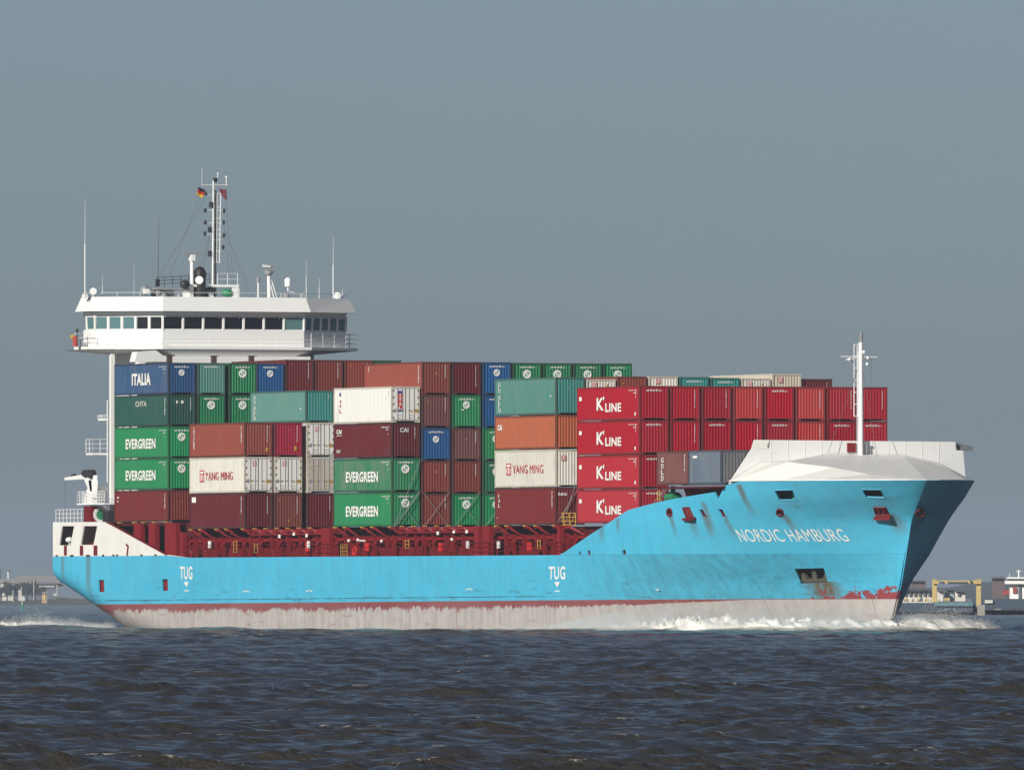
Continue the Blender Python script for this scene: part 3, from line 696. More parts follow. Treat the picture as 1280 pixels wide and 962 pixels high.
for i in range(7):
    p = pl[3].lerp(pl[4], (i+.62)/7); g = MB(); g.tube((p.x+.12, p.y, zw1+.02), (p.x+.12, p.y+.25, zw1-.1), .04); g.build('window_wiper', GREY, ship)
# catwalk railings
def railing(pts, h, name='railing', nz=3, step=1.5, r=.03, mat=None, parent=None):
    g = MB(); pts = [Vector(p) for p in pts]
    for a, b in zip(pts[:-1], pts[1:]):
        n = max(1, int(round((b-a).length/step)))
        for i in range(n+1): p = a.lerp(b, i/n); g.tube(p, p+Vector((0, 0, h)), r, 5)
        for k in range(1, nz+1): g.tube(a+Vector((0, 0, h*k/nz)), b+Vector((0, 0, h*k/nz)), r*.85, 5)
    return g.build(name, mat or RAIL, parent or ship, world=parent is None)
cw = [Vector(p) for p in plan(.80, zc1)]
railing([cw[0], cw[1], cw[2]], 1.1); railing([cw[2], cw[3], cw[4]], .62, nz=2, r=.022); railing([cw[4], cw[5], cw[6], cw[7]], 1.15, r=.032)
rf = [Vector(p) for p in plan(.05, zr)]
railing([rf[0], rf[1], rf[2], rf[3], rf[4], rf[5], rf[6], rf[7]], .36, nz=1, r=.028, step=2.2, name='roof_railing')
g = MB(); a = FB(94, 431, -6.5); g.tube(a+Vector((0, 0, -.1)), a+Vector((0, 0, .7)), .22, 10); g.build('life_raft', paint('raft_red', (.42, .03, .02), .6, .4), ship)
g = MB(); a = FB(91, 421, -7); g.ball(a, .22, 8, 6); g.build('life_buoy', YEL, ship)
g = MB(); a = FB(96.5, 413, -6.6); g.tube(a+Vector((0, 0, -1.2)), a+Vector((0, 0, .2)), .04); g.ball(a, .14, 8, 6); g.build('repeater_stand', BLK, ship)
# accommodation block below
zb0 = zc0-.3
g = MB(); g.box(-11, -4.2, 3.9, 19.6, -.0, zb0+.1); g.build('accommodation_block', WHITE, ship)
g = MB(); a1, a2 = FB(210, 452, -2.0), FB(171, 452, -2.0)
g.prism([FB(168.5, 452, -2.0), FB(213, 452, -2.0), FB(195.5, 437.8, -2.0), FB(171.5, 439.5, -2.0)], [FB(168.5, 452, -2.0)-Vector((1.2, 0, 0)), FB(213, 452, -2.0)-Vector((1.2, 0, 0)), FB(195.5, 437.8, -2.0)-Vector((1.2, 0, 0)), FB(171.5, 439.5, -2.0)-Vector((1.2, 0, 0))]); g.build('vent_casing', WHITE, ship)
g = MB(); a = FB(143.5, 446, -4.3); g.box(-5.0, -4.6, a.y-.22, a.y+.12, 0, 14.2); g.build('stair_trunk', WHITE, ship)
g = MB(); a = FB(205, 452.6, -2.1); b2 = FB(388, 445.6, -2.1); g.box(-2.3, -2.1, a.y, b2.y, a.z-2, b2.z); g.build('front_bulkhead', WHITE, ship)
for px in (212, 267.5, 314.5):
    a = FB(px-2.7, 452, -.5); b2 = FB(px+2.7, 445.2, -.5); g = MB(); g.box(-.75, -.35, a.y, b2.y, a.z-2, b2.z); g.box(-.8, -.3, a.y-.05, b2.y+.2, b2.z, b2.z+.06); g.build('cell_guide_post', paint('guide_post_brown', (.05, .02, .018), .6, .3), ship)
# outer balconies and escape trunk on the starboard side
g = MB(); a = FB(133.5, 600, -8); 
g.tube(FB(134.2, 500, -8), FB(134.2, 655, -8), .05); g.tube(FB(139.5, 485, -7), FB(139.5, 655, -7), .16, 8); g.build('escape_ladder', RAIL, ship)
def balc(px0, px1, py, h, x=-8.5):
    a = FB(px0, py, x); b2 = FB(px1, py, x); g = MB(); g.box(x-1.2, x+.4, a.y, b2.y, a.z-.16, a.z); o = g.build('balcony', WHITE, ship)
    railing([(x-1.2, a.y, a.z), (x+.4, a.y, a.z), (x+.4, b2.y, a.z)], h, nz=3, step=.75, parent=o)
balc(114, 141, 566, 1.15); balc(129, 141, 523, .3)
# poop deck: crane, winch, rails
pr = [(-1.4, .1, .05), (-13.0, .1, .05)]
def PZ(px, py, y=.6): return Vector(onY(px, py, y))
railing([PZ(70, 652.5), PZ(106.5, 652)], 1.05, nz=3, step=.9, r=.035)
railing([PZ(106.5, 652)+Vector((0, 3, 0)), PZ(72, 652)+Vector((0, 3, 0))], 1.05, nz=2, step=1.2, r=.03)
g = MB(); a = PZ(106, 652); b2 = PZ(115, 632); g.box(a.x, b2.x-.1, .5, 1.6, 0, b2.z); g.build('crane_pedestal', RED, ship)
a = PZ(100, 629); b2 = PZ(134, 629); g = MB(); g.box(a.x, b2.x, .3, 2.6, a.z-.12, a.z); cp = g.build('crane_platform', WHITE, ship)
railing([(a.x, 2.5, a.z), (a.x, .35, a.z), (b2.x, .35, a.z)], .98, nz=4, step=.55, r=.03, parent=cp)
g = MB(); c0 = PZ(115, 628, 1.2); c1 = PZ(119.5, 600, 1.2); g.tube(c0, PZ(117, 612, 1.2), .75, 12, .55); 
g.prism([PZ(110.5, 600, .8), PZ(122.5, 600, .8), PZ(121, 622, .8), PZ(113.5, 622, .8)], [PZ(110.5, 600, 1.7), PZ(122.5, 600, 1.7), PZ(121, 622, 1.7), PZ(113.5, 622, 1.7)])
g.prism([PZ(104.5, 598, .8), PZ(114, 596, .8), PZ(115, 614, .8), PZ(111.5, 614, .8)], [PZ(104.5, 598, 1.7), PZ(114, 596, 1.7), PZ(115, 614, 1.7), PZ(111.5, 614, 1.7)])
g.build('crane_column', WHITE, ship)
g = MB(); g.prism([PZ(80.5, 596.6, .9), PZ(106, 592.5, .9), PZ(122, 594, .9), PZ(121, 601, .9), PZ(104, 598.6, .9), PZ(80.5, 600, .9)], [PZ(80.5, 596.6, 1.6), PZ(106, 592.5, 1.6), PZ(122, 594, 1.6), PZ(121, 601, 1.6), PZ(104, 598.6, 1.6), PZ(80.5, 600, 1.6)]); g.build('crane_jib', WHITE, ship)
g = MB(); g.tube(PZ(105.5, 591.5, 1.2), PZ(116.5, 591, 1.2), .30, 12); g.tube(PZ(105.5, 591.5, .6), PZ(105.5, 591.5, 1.8), .28, 10); g.tube(PZ(111, 591.5, .5), PZ(111, 591.5, 1.9), .32, 10); g.tube(PZ(90, 594, 1.2), PZ(94, 593, 1.2), .1); g.build('hoist_drum', BLK, ship)
g = MB(); g.tube(PZ(81.5, 600, 1.2), PZ(82, 641, 1.2), .016, 4); g.build('hoist_wire', WIRE, ship)
g = MB(); q = PZ(121, 643, 1.4); g.tube(q+Vector((-1.1, 0, 0)), q+Vector((1.0, 0, 0)), .42, 14); g.build('winch_drum', GRN, ship)
g = MB()
for dx in (-1.2, .9): 
    g.tube(q+Vector((dx-.06, 0, 0)), q+Vector((dx+.06, 0, 0)), .66, 16)
g.box(q.x-1.4, q.x+1.2, .8, 2.0, 0, q.z-.6); g.build('winch_frame', RAIL, ship)
g = MB(); a = PZ(124, 655); b2 = PZ(131, 638); g.box(a.x, b2.x, .9, 1.8, 0, b2.z); g.build('deck_locker', BLK, ship)
g = MB(); g.ball(PZ(127, 612, 2), .55, 12, 8, .6); g.tube(PZ(127, 613, 2), PZ(127, 628, 2), .35); g.build('ventilator', WHITE, ship)

# ------------------------------------------------------------------ monkey island: masts, radars, aerials
XM = -6.9
def T(px, py, x=XM): return Vector(onX(px, py, x))
zr_ = zr
def mast_part(name, mat, f, parent=ship):
    g = MB(); f(g); return g.build(name, mat, parent, world=parent is ship)
mm = MB(); mm.tube(T(265.8, 374), T(266.8, 226), .085, 8, .07); MM = mm.build('main_mast', WHITE, ship)
mast_part('mast_spine', BLK, lambda g: (g.tube(T(268.4, 374), T(269.4, 238), .085, 6),), MM)
def lad(g):
    g.tube(T(271.5, 242), T(270.5, 328), .05); g.tube(T(276, 242), T(274.5, 328), .05)
    for py in (242, 259, 273, 287, 300, 314, 328): g.tube(T(267, py), T(276, py), .05)
mast_part('mast_ladder', RAIL, lad, MM)
def sp(g):
    for py in np.arange(332, 374, 4): g.tube(T(266, py), T(270.5, py), .025)
    g.tube(T(270.5, 328), T(270.5, 374), .03)
mast_part('lower_ladder', GREY, sp, MM)
def lat(g):
    ys = np.arange(236, 372, 8)
    for k, (a, b) in enumerate(zip(ys[:-1], ys[1:])): g.tube(T(266.2 if k % 2 else 268.8, a), T(268.8 if k % 2 else 266.2, b), .035, 4)
    for py in ys: g.tube(T(264.6, py), T(270, py), .03, 4)
mast_part('mast_lattice', GREY, lat, MM)
def yards(g):
    g.tube(T(252, 231.5), T(285, 231.5), .045); g.tube(T(252.5, 231.5), T(252.5, 210), .02); g.tube(T(283, 231.5), T(283, 222), .05); g.ball(T(283, 221.5), .12, 8, 6)
    g.tube(T(271, 226), T(272.5, 218), .04); g.ball(T(272.5, 217), .1, 8, 6)
    for py in (263, 279, 293): g.tube(T(256, py), T(281, py), .035)
    g.tube(T(257, 242.5), T(266, 245.5), .03)
mast_part('yard', RAIL, yards, MM)
def lamps(g):
    for px, py in ((263.5, 256), (262, 287), (262, 317)): g.tube(T(px, py+3.5), T(px, py-3.5), .17, 8)
    for px, py in ((256.5, 263), (256.5, 278), (256, 292), (280, 263.5), (279.5, 278), (279.5, 294), (279, 309), (257, 242)): g.ball(T(px, py), .13, 8, 6, 1.6)
    g.tube(T(269, 228), T(269, 222.5), .16, 8)
mast_part('signal_lamp', BLK, lamps, MM)
def stays(g):
    for a, b in (((256, 249), (199, 346)), ((249, 247), (212, 346)), ((280, 285), (315, 372)), ((281, 240), (291, 345)), ((281, 288), (287, 345)), ((262, 292), (248, 345)), ((262, 296), (253, 345))): g.tube(T(*a), T(*b), .013, 4)
mast_part('signal_halyard', WIRE, stays, MM)
# radar, dome, horn, platforms
def f(g): g.tube(T(240, 372), T(240, 325), .16, 10); g.box(T(240, 322).x-.3, T(240, 322).x+.3, T(237.5, 322).y, T(242.5, 322).y, T(240, 326).z, T(240, 318.5).z)
R1 = mast_part('radar_mast', WHITE, f); mast_part('radar_scanner', GREY, lambda g: g.box(XM-.12, XM+.12, T(230, 317).y, T(253.5, 317).y, T(240, 318.2).z, T(240, 315.6).z), R1)
mast_part('satellite_dome', BLK, lambda g: (g.ball(T(249.8, 344), .55, 16, 10, 1.35), g.tube(T(249.8, 372), T(249.8, 346), .5, 12)))
def f(g): g.tube(T(249, 350, XM+.8), T(249, 350, XM+1.3), .12, 12, .34)
mast_part('fog_horn', WHITE, f)
mast_part('searchlight_cover', BLK, lambda g: g.ball(T(231, 355.5, XM+.5), .42, 12, 8, .9))
def f(g):
    g.prism([T(224, 374), T(237, 374), T(237, 356), T(231, 360)], [T(224, 374, XM-2.5), T(237, 374, XM-2.5), T(237, 356, XM-2.5), T(231, 360, XM-2.5)])
    for a, b in (((236.5, 374), (236.5, 356)), ((297, 374), (297, 356))): g.box(XM-.2, XM+.2, T(*a).y-.12, T(*a).y+.12, T(*a).z, T(*b).z)
    g.box(XM-1.5, XM+.3, T(236, 356).y, T(297, 356).y, T(236, 358.5).z, T(236, 355.5).z)
    g.box(XM-.1, XM+.25, T(289, 372).y, T(297, 372).y, T(236, 372).z, T(236, 356).z)
mast_part('mast_platform', WHITE, f)
mast_part('platform_equipment', paint('dark_equipment', (.06, .065, .07), .6, .3), lambda g: (g.box(XM-.9, XM-.3, T(243, 370).y, T(262, 370).y, T(243, 371).z, T(243, 361).z), g.ball(T(262, 363), .4, 10, 6, .7), g.ball(T(250, 362), .5, 10, 6, .6)))
mast_part('green_cover', GRN, lambda g: g.ball(T(284, 366), .5, 12, 8, .7))
railing([T(195.5, 359), T(236, 357)], .82, nz=3, step=.75, mat=BLK, name='platform_railing')
railing([T(244, 356), T(262, 356)], .9, nz=2, step=.7, mat=GREY, name='platform_railing'); railing([T(272, 356), T(297, 356)], .95, nz=2, step=.8, mat=RAIL, name='platform_railing')
mast_part('aerial_platform', GREY, lambda g: (g.box(XM-1, XM+.2, T(194, 360).y, T(236, 360).y, T(194, 362).z, T(194, 360).z), g.box(XM-.2, XM+.1, T(196, 360).y, T(199, 360).y, T(194, 374).z, T(194, 360).z), g.box(XM-1, XM-.8, T(194, 360).y, T(222, 360).y, T(194, 373).z, T(194, 360).z)))
mast_part('aerial_base', BLK, lambda g: g.box(XM-.2, XM+.2, T(195.4, 352).y, T(198.6, 352).y, T(194, 358).z, T(194, 349).z))
mast_part('whip_aerial', WIRE, lambda g: g.tube(T(197.5, 350), T(198.8, 268), .05, 5, .015))
def f(g): g.tube(T(336.5, 375, -5.5), T(336, 340, -5.5), .15, 10); g.tube(T(347, 375, -5.5), T(338.5, 347, -5.5), .05); g.tube(T(343, 375, -5.2), T(337, 350, -5.5), .04); g.tube(T(339, 347, -5.5), T(339, 372, -5.5), .03)
R2 = mast_part('radar_mast', WHITE, f)
mast_part('radar_gearbox', GREY, lambda g: (g.tube(T(332, 338, -5.5), T(341, 338, -5.5), .26, 10), g.ball(T(335.5, 341, -5.5), .35, 12, 8, .8)), R2)
mast_part('radar_scanner', WHITE, lambda g: g.prism([T(327.5, 330.5, -5.3), T(338, 332, -5.3), T(338, 334.5, -5.3), T(328, 333.5, -5.3)], [T(327.5, 330.5, -5.7), T(338, 332, -5.7), T(338, 334.5, -5.7), T(328, 333.5, -5.7)]), R2)
mast_part('satellite_dome', WHITE, lambda g: (g.tube(T(360, 358, -5.5), T(360, 351, -5.5), .27, 14, .3), g.ball(T(360, 351, -5.5), .30, 14, 8), g.tube(T(360, 364, -5.5), T(360, 358, -5.5), .06), g.tube(T(360, 364, -5.5), T(368, 365.5, -5.5), .04)))
mast_part('exhaust_pipe', WHITE, lambda g: (g.tube(T(322.7, 375, -5.5), T(322.7, 352, -5.5), .07)))
mast_part('exhaust_cowl', GREY, lambda g: (g.tube(T(322.7, 353, -5.5), T(322.7, 346, -5.5), .15, 8)))
for px, y0, y1, r in ((106.3, 373, 250, .07), (416.5, 373, 297, .06), (382.8, 373, 325, .035), (399, 373, 348, .03), (128, 373, 344, .035), (428, 373, 360, .04), (167.5, 373, 330, .015)):
    x = -5.5; mid_ = y0+(y1-y0)*.55
    mast_part('whip_aerial', RAIL, lambda g: (g.tube(T(px, y0, x), T(px, mid_, x), r, 6), g.tube(T(px, mid_, x), T(px, y1, x), r*.45, 6, .012)))
for px, py in ((116.5, 364), (421.5, 369.5)):
    mast_part('searchlight', WHITE, lambda g: (g.tube(T(px, py, -5.5), T(px, py, -5.1), .24, 12, .3), g.tube(T(px, py, -5.6), T(px, py+8, -5.6), .05)))
mast_part('radome', GREY, lambda g: g.ball(T(181, 363, -7), .42, 14, 8)); mast_part('floodlight_box', WHITE, lambda g: g.box(-5.4, -5.1, T(180, 363, -5.2).y, T(186.5, 363, -5.2).y, T(180, 367, -5.2).z, T(180, 361, -5.2).z))
for px in (205, 224.5, 358, 378):
    mast_part('roof_light', GREY, lambda g: g.ball(T(px, 370, -4.8), .26, 10, 6))
mast_part('roof_post', WHITE, lambda g: g.box(-6.2, -5.8, T(103.5, 374, -6).y, T(109, 374, -6).y, zr-.1, T(105, 368, -6).z))

# flags (hang from the mast, so they stay things of their own)
def flag(name, corners, x, mats, label):
    q = [T(a, b, x) for a, b in corners]; root = empty(name, q[0], label, 'flag')
    n = len(mats)
    for k, m_ in enumerate(mats):
        g = MB(); NU = 10
        for j in (k/n, (k+1)/n):
            for i in range(NU+1):
                u = i/NU; a = q[0].lerp(q[1], u); b_ = q[3].lerp(q[2], u); p = a.lerp(b_, j); p = p+Vector((.04*math.sin(u*6+j*2), 0, .02*math.sin(u*7))); g.v.append(tuple(p))
        for i in range(NU): g.f.append((i, i+1, NU+1+i+1, NU+1+i))
        o = g.build('flag_stripe', m_, root, smooth=True); o.modifiers.new('s', 'SOLIDIFY').thickness = .01
FK, FR, FG = paint('flag_black', (.02, .02, .05), .8, .1), paint('flag_red', (.55, .03, .03), .8, .1), paint('flag_gold', (.75, .42, .02), .8, .1)
flag('national_flag', [(247.5, 234), (256.5, 237), (253.5, 247.5), (245.5, 244)], XM, [FK, FR, FG], 'small black red and gold flag flying from a halyard left of the main mast')
FM = paint('flag_maroon', (.16, .02, .04), .8, .2)
flag('signal_flag', [(273.5, 236.5), (283.2, 236.8), (283.4, 251), (276, 243)], XM, [FM], 'dark maroon flag flying right of the main mast top')

# ------------------------------------------------------------------ containers
CW = 2.438
CM = {}
def wallgeo(L_, H, end, n, d=.045):
    # corrugated wall in local x (0..L) z (0..H), outward = -y ; returns MB
    key = (round(L_, 2), round(H, 2), n, d)
    g = MB(); m0 = .14; z0, z1 = .17, H-.12; xs = [(m0, 0)]; w_ = (L_-2*m0)/n
    for i in range(n):
        a = m0+i*w_; xs += [(a+w_*.10, 0), (a+w_*.28, d), (a+w_*.60, d), (a+w_*.78, 0)]
    xs.append((L_-m0, 0)); k = len(xs)
    for z in (z0, z1):
        for x, y in xs: g.v.append((x, y+.03, z))
    for i in range(k-1): g.f.append((i, i+1, k+i+1, k+i))
    return g
def meshcache(key, fn):
    if key not in CM: CM[key] = fn()
    return CM[key]
def grimy(mname):
    k = 'grimy_'+mname
    if k in MC: return MC[k]
    rgb, = [MCOL[mname]]
    return paint(k, tuple(c*.55+.012 for c in rgb), .6, .6, (.10, .075, .06), .5)
def mk(name, me, mat, parent, loc=(0, 0, 0), rz=0):
    o = link(bpy.data.objects.new(name, me)); o.parent = parent; o.location = loc; o.rotation_euler = (0, 0, rz)
    if len(me.materials) == 0: me.materials.append(None)
    o.material_slots[0].link = 'OBJECT'; o.material_slots[0].material = mat
    return o
def body_me(L_, H, W_=CW):
    def f():
        g = MB(); g.box(.06, L_-.06, .08, W_-.08, .155, H-.03); me = g.mesh('body'); fixn(me); return me
    return meshcache(('b', L_, H), f)
def frame_me(L_, H, W_=CW):
    def f():
        g = MB(); p = .13
        for x in (0, L_-p):
            for y in (0, W_-p): g.box(x, x+p, y, y+p, .118, H-.118)
        for y0, y1 in ((0.01, .09), (W_-.09, W_-.01)):
            g.box(p, L_-p, y0, y1, .02, .17); g.box(p, L_-p, y0, y1, H-.12, H-.01)
        for x0, x1 in ((.01, .09), (L_-.09, L_-.01)):
            g.box(x0, x1, p, .42, .02, .17); g.box(x0, x1, W_-.42, W_-p, .02, .17); g.box(x0, x1, .42, W_-.42, .12, .17); g.box(x0, x1, p, W_-p, H-.13, H-.01)
        for x in (-.003, L_-.175):
            for y in (-.003, W_-.159):
                for z in (0, H-.118): g.box(x, x+.178, y, y+.162, z, z+.118)
        me = g.mesh('frame'); fixn(me); return me
    return meshcache(('f', L_, H), f)
def side_me(L_, H, n): 
    def f(): me = wallgeo(L_, H, False, n, .036).mesh('side'); return me
    return meshcache(('s', L_, H, n), f)
def end_me(H, n=9):
    def f(): me = wallgeo(CW, H, True, n, .05).mesh('end'); return me
    return meshcache(('e', H, n), f)
def reefer_end(root, L_, H, logo, dirt):
    base = WHITE2 if not dirt else paint('grimy_white', (.50, .47, .40), .6, .5, (.25, .20, .15), .5)
    def f():
        g = MB(); x = L_-.055; g.box(x, x+.05, .14, CW/2-.012, .17, H-.13); g.box(x, x+.05, CW/2+.012, CW-.14, .17, H-.13); me = g.mesh('door'); fixn(me); return me
    d = mk('door', meshcache(('door', L_, H), f), base, root)
    def f():
        g = MB(); x = L_+.015
        for y in (.52, .95, 1.50, 1.93): g.tube((x, y, .2), (x, y, H-.15), .022, 6)
        for y in (.52, .95, 1.50, 1.93): g.box(x-.01, x+.02, y-.10, y+.16, .95, 1.0)
        me = g.mesh('lock_bar'); fixn(me); return me
    mk('locking_bars', meshcache(('lock', L_, H), f), GREY, root)
    def f():
        g = MB(); x = L_+.004
        g.box(x-.02, x, CW/2-.03, CW/2+.03, .18, H-.13); g.box(x-.02, x, .14, CW-.14, .17, .21); g.box(x-.02, x, .14, CW-.14, H-.17, H-.14)
        for y in (.13, CW-.19):
            for k in range(5): z = .3+k*(H-.7)/4; g.box(x-.01, x+.015, y, y+.09, z, z+.14)
        for y0 in (.5, 1.5):
            for z in (.35, .55): g.box(x-.01, x+.004, y0, y0+.38, z, z+.03)
        me = g.mesh('gasket'); fixn(me); return me
    mk('door_seal', meshcache(('gask', L_, H), f), BLK if not dirt else GREY, root)
    def f():
        g = MB(); x = L_+.001; g.box(x, x+.006, 1.98, 2.24, .78, 1.08); 
        g.poly([(x+.006, .62, .92), (x+.006, .72, .80), (x+.006, .82, .92), (x+.006, .72, 1.04)]); g.poly([(x+.006, 1.62, .80), (x+.006, 1.84, .80), (x+.006, 1.73, 1.0)])
        return g.mesh('pl')
    mk('warning_placard', meshcache(('plac', L_), f), paint('placard_amber', (.50, .30, .03), .5, .2), root)
    def f():
        g = MB(); x = L_+.001; g.box(x, x+.006, .26, .42, .78, 1.1); return g.mesh('pl')
    mk('data_plate', meshcache(('dplt', L_), f), GREY, root)
    if logo == 'T':
        ym_logo(root, L_+.008, .72, H-.75, .34, .42, True, dirt)
    if logo == 'ITAL':
        def f():
            g = MB(); x = L_+.006; g.box(x, x+.006, .58, .92, H-.55, H-.35); g.box(x, x+.006, .58, .92, .85, 1.05); return g.mesh('b')
        mk('blue_band', meshcache(('blb', L_), f), TXB, root)
        def f():
            g = MB(); x = L_+.006; g.box(x, x+.006, .58, .92, 1.05, H-.55); return g.mesh('b')
        mk('red_band', meshcache(('rdb', L_), f), TXR, root)
        for k, ch in enumerate('ITAL'):
            V, Fc = text_geo(ch, .24 if ch != 'I' else .08, .26, .03); me = bpy.data.meshes.new('t'); hh = H-.85-k*.33
            me.from_pydata([(L_+.018, .63+a+(0 if ch != 'I' else .08), hh+b) for a, b in V], [], Fc); mk('lettering', me, TXT, root)
def ym_logo(root, x, y, z, w_, h, end, dirt=False, sx=None):
    # red square with a white T shaped emblem
    a = MB(); b = MB()
    def R(g, u0, u1, v0, v1, o):
        if end: g.poly([(x+o, y+u0, z+v0), (x+o, y+u1, z+v0), (x+o, y+u1, z+v1), (x+o, y+u0, z+v1)])
        else: g.poly([(x+u0, y-o, z+v0), (x+u1, y-o, z+v0), (x+u1, y-o, z+v1), (x+u0, y-o, z+v1)])
    R(a, 0, w_, 0, h, 0); 
    R(b, w_*.12, w_*.88, h*.74, h*.90, .005); R(b, w_*.42, w_*.58, h*.10, h*.74, .005); R(b, w_*.12, w_*.25, h*.1, h*.6, .005); R(b, w_*.75, w_*.88, h*.1, h*.6, .005)
    mk('emblem', a.mesh('e'), TXR if not dirt else paint('faded_red', (.30, .12, .10), .6, .3), root); mk('emblem_figure', b.mesh('e'), TXT, root)
def side_text(root, s, x0, x1, z0, z1, mat=TXT, bold=.02):
    V, Fc = text_geo(s, x1-x0, z1-z0, bold); me = bpy.data.meshes.new('t'); me.from_pydata([(x0+a, -.004, z0+b) for a, b in V], [], Fc); return mk('lettering', me, mat, root)
def end_text(root, s, L_, y0, y1, z0, z1, mat=TXT, bold=.02):
    V, Fc = text_geo(s, y1-y0, z1-z0, bold); me = bpy.data.meshes.new('t'); me.from_pydata([(L_+.004, y0+a, z0+b) for a, b in V], [], Fc); return mk('lettering', me, mat, root)
def vert_text(root, s, x, z0, z1, w_, mat=TXT, end=None):
    hgt = (z1-z0)/len(s)
    for k, ch in enumerate(s):
        if ch == ' ': continue
        V, Fc = text_geo(ch, w_*(.35 if ch in 'I1' else 1), hgt*.78, .02); me = bpy.data.meshes.new('t'); zz = z1-(k+1)*hgt
        me.from_pydata([(x+a, -.004, zz+b) if end is None else (end+.004, x+a, zz+b) for a, b in V], [], Fc); mk('lettering', me, mat, root)
def marks(root, pts, mat, end=None, name='code_marks', sw=.05, sh=.07):
    # small illegible stencilled characters as tiny flat dashes
    def f():
        g = MB(); r = random.Random(hash(tuple(pts)) % 999)
        for x, z in pts:
            a = sw*(.6+.5*r.random()); h = sh*(.7+.5*r.random())
            if end is None: g.poly([(x, -.003, z), (x+a, -.003, z), (x+a, -.003, z+h), (x, -.003, z+h)])
            else: g.poly([(end+.003, x, z), (end+.003, x+a, z), (end+.003, x+a, z+h), (end+.003, x, z+h)])
        return g.mesh('m')
    return mk(name, meshcache(('mk', tuple(pts), end, sw, sh), f), mat, root)
def roundlogo(root, L_, yc, zc, r, bg):
    def f():
        g = MB(); g.poly([(L_+.004, yc+r*math.cos(t), zc+r*math.sin(t)) for t in np.linspace(0, 2*math.pi, 20, endpoint=False)]); return g.mesh('c')
    mk('round_logo', meshcache(('rl', L_, yc, round(zc, 2), r), f), TXT, root)
    def f():
        g = MB(); x = L_+.008
        for t0 in (0.6, math.pi+.6):
            ts = np.linspace(t0-.75, t0+.75, 8); a = [(x, yc+r*.60*math.cos(t), zc+r*.62*math.sin(t)) for t in ts]+[(x, yc+r*.34*math.cos(t), zc+r*.40*math.sin(t)) for t in ts[::-1]]; g.poly(a)
        g.box(x-.001, x, yc-r*.07, yc+r*.07, zc-r*.45, zc+r*.45)
        return g.mesh('c')
    mk('logo_figure', meshcache(('rf', L_, yc, round(zc, 2), r), f), bg, root)

C_ = dict(
 evergreen=paint('container_green', (.012, .235, .085), .5, .30, (.10, .20, .12)), evergreen_worn=paint('container_green_worn', (.018, .19, .09), .55, 1.0, (.20, .22, .17), .4),
 darkgreen=paint('container_dark_green', (.012, .075, .058), .5, .5, (.06, .10, .09)), deepgreen=paint('container_deep_green', (.012, .14, .06), .5, .4, (.06, .12, .08)),
 teal=paint('container_teal', (.075, .235, .20), .5, .6, (.18, .25, .22), .1), tealb=paint('container_teal_fresh', (.02, .24, .22), .5, .3, (.12, .24, .21)),
 blue=paint('container_blue', (.020, .068, .165), .55, .7, (.11, .13, .16)), bluef=paint('container_bright_blue', (.010, .085, .25), .5, .25, (.07, .13, .22)),
 maroon=paint('container_maroon', (.150, .014, .014), .5, .25, (.15, .05, .04)), maroond=paint('container_dark_maroon', (.112, .011, .015), .5, .25, (.11, .035, .035)),
 brown=paint('container_brown', (.20, .036, .026), .5, .35, (.20, .10, .08), .2), brownr=paint('container_red_brown', (.25, .048, .030), .5, .3, (.22, .10, .07), .1), brownd=paint('container_dull_brown', (.15, .050, .045), .6, .6, (.20, .13, .12), .3),
 crimson=paint('container_crimson', (.40, .005, .018), .45, .12, (.30, .04, .05)), crimsonb=paint('container_deep_crimson', (.33, .005, .018), .45, .16, (.25, .04, .05)), scarlet=paint('container_faded_red', (.46, .030, .028), .55, .4, (.42, .14, .12)), cherry=paint('container_cherry', (.36, .012, .045), .5, .3, (.28, .08, .08)),
 orange=paint('container_orange', (.42, .095, .030), .55, .4, (.36, .15, .09), .1), white=paint('container_white', (.68, .66, .60), .5, .35, (.42, .37, .27), .2), clean=paint('container_clean_white', (.74, .73, .70), .45, .12, (.45, .42, .36)),
 cream=paint('container_cream', (.60, .55, .44), .55, .4, (.36, .28, .17), .3), greyblue=paint('container_grey_blue', (.10, .14, .19), .6, .9, (.20, .20, .20), .5), rusty=paint('container_rusty_grey', (.14, .12, .10), .7, .8, (.20, .15, .12), .7))
NAMES = dict(evergreen='bright green', evergreen_worn='grimy green', darkgreen='dark green', deepgreen='deep green', teal='teal', tealb='teal', blue='dull blue', bluef='blue', maroon='maroon', maroond='dark maroon', brown='brown', brownr='red-brown', brownd='dusty brown', crimson='crimson', crimsonb='crimson', scarlet='faded red', cherry='cherry red', orange='orange', white='white', clean='clean white', cream='cream', greyblue='grey-blue', rusty='rusty grey')
BN = dict(A='aftmost block', B='second block from the stern', C='five-high middle block', D='block before the crimson one', E='big crimson block', F='block behind white windbreak')
ORD = ['', 'first', 'second', 'third', 'fourth', 'fifth', 'sixth', 'seventh', 'eighth', 'ninth']
GRP = dict(A='containers stacked in the aftmost block', B='containers stacked in the second block', C='containers stacked in the middle block', D='containers stacked in the fourth block', E='crimson containers stacked aft of the bow', F='short containers stacked behind the windbreak')
LN = 12.192
